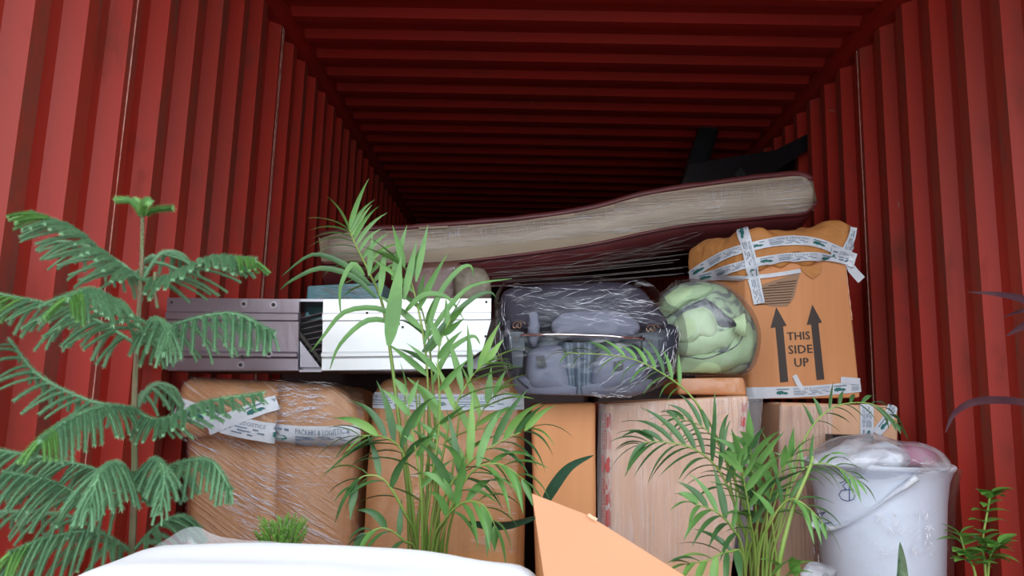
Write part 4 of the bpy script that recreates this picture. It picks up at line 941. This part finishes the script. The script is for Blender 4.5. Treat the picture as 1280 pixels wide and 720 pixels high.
for pth, n, L, stt, dr, mt_ in [
    ([sb(530),(536,690,DP-.05),(548,600,DP-.06),(565,520,DP-.07),(590,470,DP-.07),(612,452,DP-.08)], 14, .10, .45, .5, 'palm_l'),
    ([sb(530),(530,690,DP-.05),(540,600,DP-.08),(550,520,DP-.09),(548,440,DP-.10),(565,395,DP-.10)], 10, .065, .5, .4, 'palm'),
    ([sb(524),(520,690,DP-.05),(512,600,DP-.08),(500,560,DP-.1),(475,545,DP-.12),(448,545,DP-.13)], 14, .11, .45, 1.3, 'palm_d'),
    ([sb(524),(522,690,DP-.05),(505,640,DP-.1),(480,600,DP-.12),(455,595,DP-.13),(440,610,DP-.14)], 10, .08, .45, 1.4, 'palm_d'),
    ([sb(534),(540,690,DP-.05),(556,620,DP-.1),(590,575,DP-.12),(630,550,DP-.13),(662,536,DP-.14)], 16, .10, .42, 1.4, 'palm_d'),
    ([sb(534),(545,690,DP-.06),(562,640,DP-.1),(590,590,DP-.13),(625,580,DP-.15),(655,600,DP-.16)], 12, .10, .42, 1.4, 'palm'),
    ([sb(532),(540,690,DP-.06),(556,650,DP-.1),(580,628,DP-.13),(605,632,DP-.15),(620,660,DP-.16)], 12, .08, .4, 1.5, 'palm'),
    ([sb(522),(520,700,DP-.06),(505,676,DP-.1),(480,660,DP-.12),(455,668,DP-.13)], 7, .07, .45, 1.5, 'palm_d'),
    ([sb(528),(528,690,DP-.06),(526,610,DP-.09),(516,540,DP-.1),(508,490,DP-.1)], 9, .07, .4, .5, 'palm'),
    ([sb(536),(550,690,DP-.04),(575,600,DP-.05),(600,520,DP-.05),(622,490,DP-.06)], 12, .09, .45, .9, 'palm_l')]:
    frond(palm, pth, n, L, .013, rnd, M[mt_], start=stt, droop=dr, lift=.3, mt2=M['palm_l' if rnd.random() < .4 else 'palm'], rad=.0032)
for i in range(9):
    x0 = 512+i*6; x1 = x0 + rnd.uniform(-22, 40); g = G().tube(ppath([(x0, 850, DP), (x0+rnd.uniform(-3,3), 690, DP-.02), ((x0+x1)/2, 600, DP-.04), (x1, 500+rnd.uniform(-20,40), DP-.05)], 14), [.0032-.0018*k/14 for k in range(15)], 6)
    g.mk('stalk', M['stem'], palm, smooth=True)
leaf(P(600,600,DP-.12), P(640,620,DP-.12)-P(600,600,DP-.12), .07, .008, 2.0, M['dry'], fr, label='dry curled leaflet')

# --- smaller palm, right
rnd = random.Random(15)
DQ = 1.30; pr = P(945,700,DQ); palm2 = empty('areca_palm', (pr.x, DQ, 0), 'shorter potted palm in front of the wide pale carton, left of the bin', 'plant', 'potted palms')
pot(palm2, pr.x, DQ, .30, .10, M['pot'])
def sq(x): return (x, 860, DQ)
for pth, n, L, stt, dr, mt_, wd in [
    ([sq(940),(942,700,DQ),(932,640,DQ),(900,555,DQ),(868,500,DQ),(830,468,DQ),(780,446,DQ),(705,441,DQ)], 22, .055, .62, 1.1, 'palm', .009),
    ([sq(940),(938,700,DQ-.02),(925,650,DQ-.04),(900,590,DQ-.05),(865,560,DQ-.06),(820,552,DQ-.07),(800,556,DQ-.07)], 24, .085, .42, 1.1, 'palm_d', .011),
    ([sq(940),(938,700,DQ-.02),(920,640,DQ-.04),(905,570,DQ-.02),(880,535,DQ-.02),(845,522,DQ-.02)], 18, .07, .5, 1.0, 'palm_d', .010),
    ([sq(944),(946,700,DQ-.02),(945,640,DQ-.05),(940,590,DQ-.07),(938,555,DQ-.08)], 13, .075, .42, .7, 'palm', .014),
    ([sq(944),(948,700,DQ-.02),(958,640,DQ-.04),(970,600,DQ-.06),(990,570,DQ-.08)], 14, .08, .4, 1.0, 'palm', .012),
    ([sq(950),(958,700,DQ-.02),(975,640,DQ-.02),(1000,590,DQ-.02),(1035,580,DQ-.02),(1072,600,DQ-.02)], 16, .06, .55, 1.2, 'palm', .009),
    ([sq(950),(960,700,DQ),(985,620,DQ),(1005,550,DQ+.03),(1040,510,DQ+.05),(1090,505,DQ+.06),(1122,530,DQ+.07)], 20, .045, .55, 1.0, 'palm_d', .009),
    ([sq(944),(948,700,DQ-.05),(965,650,DQ-.08),(985,625,DQ-.1),(1005,630,DQ-.12),(1030,655,DQ-.13)], 12, .06, .4, 1.1, 'palm', .010),
    ([sq(938),(930,700,DQ-.05),(915,660,DQ-.08),(895,640,DQ-.1),(870,630,DQ-.12)], 10, .07, .4, 1.1, 'palm', .012),
    ([sq(936),(930,705,DQ-.06),(910,690,DQ-.1),(885,700,DQ-.12),(860,705,DQ-.13)], 10, .07, .35, .9, 'palm_l', .012),
    ([sq(946),(944,700,DQ-.03),(938,650,DQ-.06),(930,600,DQ-.09),(925,575,DQ-.1)], 12, .07, .4, .6, 'palm', .014)]:
    frond(palm2, pth, n, L, wd, rnd, M[mt_], start=stt, droop=dr, lift=.2, mt2=M['palm_d'], rad=.003)
for i in range(10):
    x0 = 925+i*5; x1 = x0 + rnd.uniform(-30, 45); G().tube(ppath([(x0, 860, DQ), (x0+rnd.uniform(-3,3), 715, DQ-.02), ((x0+x1)/2, 650, DQ-.04), (x1, 560+rnd.uniform(-10,50), DQ-.05)], 14), [.0028-.0016*k/14 for k in range(15)], 6).mk('stalk', M['stem'], palm2, smooth=True)
G().tube(ppath([(965,860,DQ-.08),(972,720,DQ-.1),(990,640,DQ-.1),(1012,585,DQ-.1),(1016,570,DQ-.1)], 16), [.005-.003*k/16 for k in range(17)], 8).mk('stalk', M['stem'], palm2, smooth=True, label='thickest pale stalk')
for i in range(7):
    A = P(965+i*5, 722-(i%3)*6, DQ-.12); leaf(A, Vector((rnd.uniform(-.6,.8), -.3, rnd.uniform(.2,.8))), .045, .018, .8, M['basil'], palm2, name='seedling_leaf', prof=.8)

# --- Norfolk pine at left
rnd = random.Random(8)
DN = 1.20; tr = P(166,720,DN); pine = empty('norfolk_pine', (tr.x, DN, 0), 'young green conifer with drooping tiered branches at the left wall', 'plant')
pot(pine, tr.x, DN, .34, .12, M['pot_t'])
tpts = ppath([(162,900,DN),(164,720,DN),(168,600,DN),(168,500,DN),(173,400,DN),(177,330,DN),(178,262,DN)], 40)
g = G().tube(tpts, [.0065-.0035*i/40 for i in range(41)], 7)
def needles(g, a, b, n, L, spread, rnd, fwd=.5, w_=.0009):
    ax = (b-a); t = ax.normalized(); u = t.cross(Vector((0,0,1)))
    if u.length < .1: u = t.cross(Vector((1,0,0)))
    u.normalize(); v = t.cross(u)
    for i in range(n):
        p = a + ax*((i+rnd.random())/n); an = i*2.4+rnd.random()*.6; d = (u*math.cos(an)+v*math.sin(an))*spread + t*fwd; s_ = t.cross(d).normalized()*w_
        q = p + d.normalized()*L*rnd.uniform(.8, 1.15); g.add([p-s_, p+s_, q], [(0,1,2)])
for i in range(40): needles(g, tpts[i], tpts[i+1], 14, .014, 1, rnd, .35)
g.mk('trunk', M['bark'], pine, smooth=False)
# shared branchlet meshes: a drooping fuzzy twig along +X
def twig_mesh(L, seed, mt):
    rnd = random.Random(seed); g = G(); n = 8; pts = [Vector((L*i/n, 0, -L*.30*(i/n)**1.9)) for i in range(n+1)]
    g.tube(pts, [.0022*(1-.4*i/n) for i in range(n+1)], 5)
    for i in range(n): needles(g, pts[i], pts[i+1], 30, .0092*(1-.3*i/n), .85, rnd, .9, .0013)
    needles(g, pts[-2], pts[-1], 20, .007, .6, rnd, 1, .0013)
    me = bpy.data.meshes.new('branchlet'); me.from_pydata([tuple(v) for v in g.v], [], g.f); me.materials.append(mt); me.update(); return me, g
TW = {(l, k): twig_mesh(l, int(l*1000)+k, M[mt_]) for l in (.045, .062, .08) for k, mt_ in ((0, 'pine'), (1, 'pine'), (2, 'pine_new'))}
from mathutils import Quaternion
cnt = [0]; extra = {0: G(), 1: G()}
def branch(path, n, L, rnd, new=0, droop=.25, rad=.0028, hang=.5):
    pts = ppath(path, 24); k = 24; g = G().tube(pts, [rad*(1-.6*i/k) for i in range(k+1)], 6)
    for i in range(k): needles(g, pts[i], pts[i+1], int(22), .009, .9, rnd, .8, .0013)
    br = g.mk('branch', M['pine'], pine); n = int(n*1.7)
    for i in range(n):
        t = .12+.86*(i+.5)/n; f = t*k; a = min(int(f), k-1); p = pts[a].lerp(pts[a+1], f-a); tg = (pts[a+1]-pts[a]).normalized()
        side = tg.cross(Vector((0,0,1)))
        if side.length < .2: side = Vector((1,0,0))
        side.normalize(); sg = 1 if i % 2 else -1
        ll = L*.88*(.5+.75*math.sin(math.pi*min(1, t*.9+.12)))*rnd.uniform(.85, 1.1)
        d = (side*sg*.75 + tg*(.55+.5*t) + Vector((0,0,-hang*rnd.uniform(.5,1.2)))).normalized()
        key = min((.045, .062, .08), key=lambda q: abs(q-ll)); kk = 2 if (t > .8 and new) or new == 2 else rnd.choice((0, 1))
        me, gg = TW[(key, kk)]; s_ = ll/key
        X = d; Y = Vector((0,0,1)).cross(X).normalized(); Z = X.cross(Y); Rm = Matrix((X, Y, Z)).transposed()
        if cnt[0] < 290:
            o = bpy.data.objects.new('branchlet', me); Cc.objects.link(o); o.parent = br
            mm = Rm.to_4x4(); mm = mm @ Matrix.Scale(s_, 4); mm.translation = p - BASE[pine]; o.matrix_local = mm; cnt[0] += 1
        else:
            extra[1 if kk == 2 else 0].add([p + Rm @ (v*s_) for v in gg.v], gg.f)
T1, T2, T3, T4, T5 = (177,350,DN), (173,432,DN), (169,512,DN), (168,612,DN), (165,690,DN)
def via(T, x, y, D, mx, my): return [T, (mx, my, (T[2]+D)/2), (x, y, D)]
branch([T1,(140,325,DN-.04),(90,285,DN-.09),(40,266,DN-.12)], 18, .075, rnd, 1, hang=.35)
branch([T1,(150,330,DN+.03),(110,308,DN+.08),(62,300,DN+.12)], 14, .07, rnd, 0, hang=.6)
branch([T1,(215,345,DN-.03),(265,322,DN-.06),(318,324,DN-.09)], 18, .065, rnd, 1, hang=.3)
branch([T1,(200,318,DN+.05),(225,318,DN+.10),(240,335,DN+.13)], 8, .05, rnd, 0)
branch([T2,(150,385,DN-.10),(115,362,DN-.18),(85,372,DN-.24)], 18, .075, rnd, 1, hang=.4)
branch([T2,(120,400,DN-.02),(60,380,DN-.04),(0,368,DN-.06)], 18, .07, rnd, 1, hang=.8)
branch([T2,(220,405,DN-.04),(290,392,DN-.08),(342,416,DN-.12)], 18, .065, rnd, 0, hang=1.1)
branch([T2,(190,400,DN-.1),(210,410,DN-.16),(205,440,DN-.2)], 8, .05, rnd, 0, hang=.9)
branch([T3,(110,500,DN+.0),(50,470,DN+.02),(12,425,DN+.03)], 18, .055, rnd, 0, hang=.7)
branch([T3,(130,508,DN-.1),(85,525,DN-.18),(52,550,DN-.24)], 16, .065, rnd, 1, hang=.5)
branch([T3,(200,525,DN-.05),(260,502,DN-.08),(328,492,DN-.11)], 18, .045, rnd, 0, hang=.5)
branch([T3,(190,482,DN+.07),(215,485,DN+.12),(228,505,DN+.15)], 10, .045, rnd, 0, hang=.9)
branch([T4,(115,585,DN-.02),(55,572,DN-.04),(-5,562,DN-.06)], 18, .07, rnd, 0, hang=.9)
branch([T4,(150,580,DN-.12),(125,590,DN-.2),(112,635,DN-.24)], 14, .06, rnd, 0, hang=.8)
branch([T4,(190,575,DN-.08),(205,590,DN-.14),(200,640,DN-.18)], 10, .05, rnd, 0, hang=.8)
branch([T4,(215,582,DN-.03),(262,576,DN-.07),(288,612,DN-.10)], 16, .055, rnd, 0, hang=.9)
branch([T4,(110,620,DN-.06),(60,600,DN-.1),(5,590,DN-.13)], 16, .07, rnd, 0, hang=.9)
branch([T5,(120,665,DN-.06),(60,672,DN-.12),(14,690,DN-.16)], 18, .065, rnd, 1, hang=.8)
branch([T5,(200,655,DN-.0),(230,645,DN+.02),(250,660,DN+.04)], 12, .055, rnd, 0, hang=.7)
branch([T5,(100,650,DN+.06),(50,640,DN+.09),(0,640,DN+.11)], 14, .06, rnd, 0, hang=.9)
for q in ([(178,268,DN),(165,252,DN),(148,250,DN)], [(178,268,DN),(195,262,DN),(213,260,DN)], [(178,268,DN),(180,255,DN-.03),(184,252,DN-.05)], [(178,270,DN),(174,258,DN+.02),(170,252,DN+.04)]):
    pts = ppath(q, 10); g = G().tube(pts, .0022, 5)
    for i in range(10): needles(g, pts[i], pts[i+1], 44, .0115, .9, rnd, .7, .0013)
    g.mk('new_shoot', M['pine_new'], pine, label='bright new shoot')
for k, nm in ((0, 'pine'), (1, 'pine_new')):
    if extra[k].v: extra[k].mk('branchlets', M[nm], pine, kind='stuff')
G().tube(ppath([(194,340,DN-.03),(193,360,DN-.03),(197,385,DN-.04)], 6), .0028, 6).mk('twig', M['bark'], pine)

# --- small plants
rnd = random.Random(21)
tp_ = P(345,700,1.24); th = empty('small_cypress', (tp_.x, 1.26, 0), 'little yellow-green feathery shrub tip behind the white bundle', 'plant')
pot(th, tp_.x, 1.26, .34, .05, M['pot']); top_ = P(345,642,1.26)
G().tube([(tp_.x, 1.26, .3), (tp_.x, 1.26, top_.z-.03)], .003, 6).mk('stem', M['bark'], th)
g = G()
for i in range(330):
    a = rnd.uniform(0, 6.28); r = .035*math.sqrt(rnd.random()); z = rnd.uniform(-.085, 0); c = Vector((tp_.x + r*math.cos(a), 1.26 + r*math.sin(a)*.8, top_.z - .012 + z - r*.25))
    d = Vector((math.cos(a)*.6, math.sin(a)*.5, rnd.uniform(.6, 1.2))).normalized(); e = c + d*rnd.uniform(.012, .022); g.tube([c, e], .0009, 4, False); needles(g, c, e, 14, .005, .9, rnd, .7, .0012)
g.mk('foliage', M['thuja'], th, kind='stuff')

tp_ = P(1230,720,1.30); bs = empty('leafy_herb', (tp_.x, 1.30, 0), 'small fresh green leafy herb at the bottom right corner', 'plant')
pot(bs, tp_.x, 1.30, .34, .07, M['pot_t'])
stems = [[(1232,860,1.3),(1232,720,1.3),(1228,680,1.29),(1236,630,1.28),(1238,616,1.28)], [(1230,860,1.3),(1235,720,1.3),(1240,690,1.28),(1250,680,1.27)], [(1228,860,1.3),(1220,725,1.28),(1208,695,1.27),(1200,668,1.26)]]
for s_ in stems:
    pts = ppath(s_, 16); sm = G().tube(pts, [.0026-.0014*i/16 for i in range(17)], 6).mk('stem', M['stem'], bs, smooth=True)
    for i in range(7, 17):
        for sg in (-1, 1):
            d = Vector((sg*rnd.uniform(.5, 1), rnd.uniform(-.6, .2), rnd.uniform(.1, .8))); leaf(pts[i], d, rnd.uniform(.026, .042), rnd.uniform(.019, .027), .7, M['basil'], sm, name='leaf', seg=5, prof=.8, fold=.2)

tp_ = P(1330,720,1.25); pu = empty('purple_strap_plant', (1.02, 1.22, 0), 'dark purple strap-leaved plant reaching in from the right edge', 'plant')
pot(pu, 1.02, 1.22, .36, .10, M['pot'])
G().tube([(1.02,1.22,.33),(1.01,1.22,.82),(1.0,1.22,.95)], [.008,.007,.005], 8).mk('stem', M['bark'], pu, smooth=True)
def ribbon(path, wd, mt, parent, name='leaf', nn=16, prof=.8, label=None, face=Vector((0,1,0)), th_=0):
    c = ppath(path, nn); vs = []
    for i, p in enumerate(c):
        w_ = wd*.5*max(.05, math.sin(math.pi*(i/nn*.96+.02)**prof)); tg = (c[min(i+1,nn)]-c[max(i-1,0)]).normalized(); s_ = tg.cross(face).normalized(); n_ = s_.cross(tg)
        vs += [p-s_*w_, p+n_*w_*.3, p+s_*w_]
    return mk(name, vs, [x for i in range(nn) for x in ((3*i,3*i+1,3*i+4,3*i+3),(3*i+1,3*i+2,3*i+5,3*i+4))], mt, parent, smooth=True, label=label)
ribbon([(1340,600,1.22),(1320,530,1.2),(1290,506,1.18),(1250,500,1.15),(1215,503,1.12),(1192,518,1.1),(1182,541,1.1)], .012, M['purple'], pu, prof=1.1)
ribbon([(1345,470,1.22),(1310,392,1.2),(1285,376,1.2),(1250,368,1.2),(1210,365,1.2)], .015, M['purple'], pu, prof=.7)
ribbon([(1345,440,1.22),(1310,404,1.2),(1285,405,1.2),(1258,420,1.18)], .018, M['purple'], pu, prof=.8)
ribbon([(1345,430,1.24),(1310,388,1.24),(1280,388,1.24),(1253,397,1.24)], .008, M['purple'], pu)

rb = empty('rubber_plant', (.12, 1.42, 0), 'dark glossy broad-leaved plant showing two leaves beside the cardboard flap', 'plant')
pot(rb, .12, 1.42, .3, .09, M['pot'])
G().tube([(.12,1.42,.27),(.10,1.42,.5),(P(676,640,1.38).x,1.40,P(676,645,1.38).z)], .006, 8).mk('stem', M['bark'], rb, smooth=True)
ribbon([(676,645,1.38),(640,656,1.34),(610,657,1.30),(582,652,1.28)], .027, M['rubber'], rb, face=Vector((0,.8,.6)), prof=.9)
ribbon([(676,640,1.38),(690,612,1.36),(712,584,1.34),(742,569,1.32)], .020, M['rubber'], rb, prof=.75)
sk = empty('snake_plant', (P(1124,720,1.35).x, 1.38, 0), 'single upright mottled dark green leaf in front of the bin', 'plant')
pot(sk, P(1124,720,1.35).x, 1.38, .3, .07, M['pot'])
ribbon([(1122,900,1.38),(1126,760,1.37),(1128,715,1.36),(1125,678,1.35)], .022, M['snake'], sk, prof=1.0)
# crumpled silver paper between palm and bin
blob('foil_scrap', [(1000,716),(1012,706),(1030,704),(1045,712),(1040,725),(1010,728)], 1.75, .03, .03, mat('silver_film', (.7,.74,.8), .3, col2=(.1,.1,.12), nscale=14, bump=.9), None, amp=.012, freq=18, label='crumpled silvery film scrap at the foot of the bin, bottom edge', cat='film')
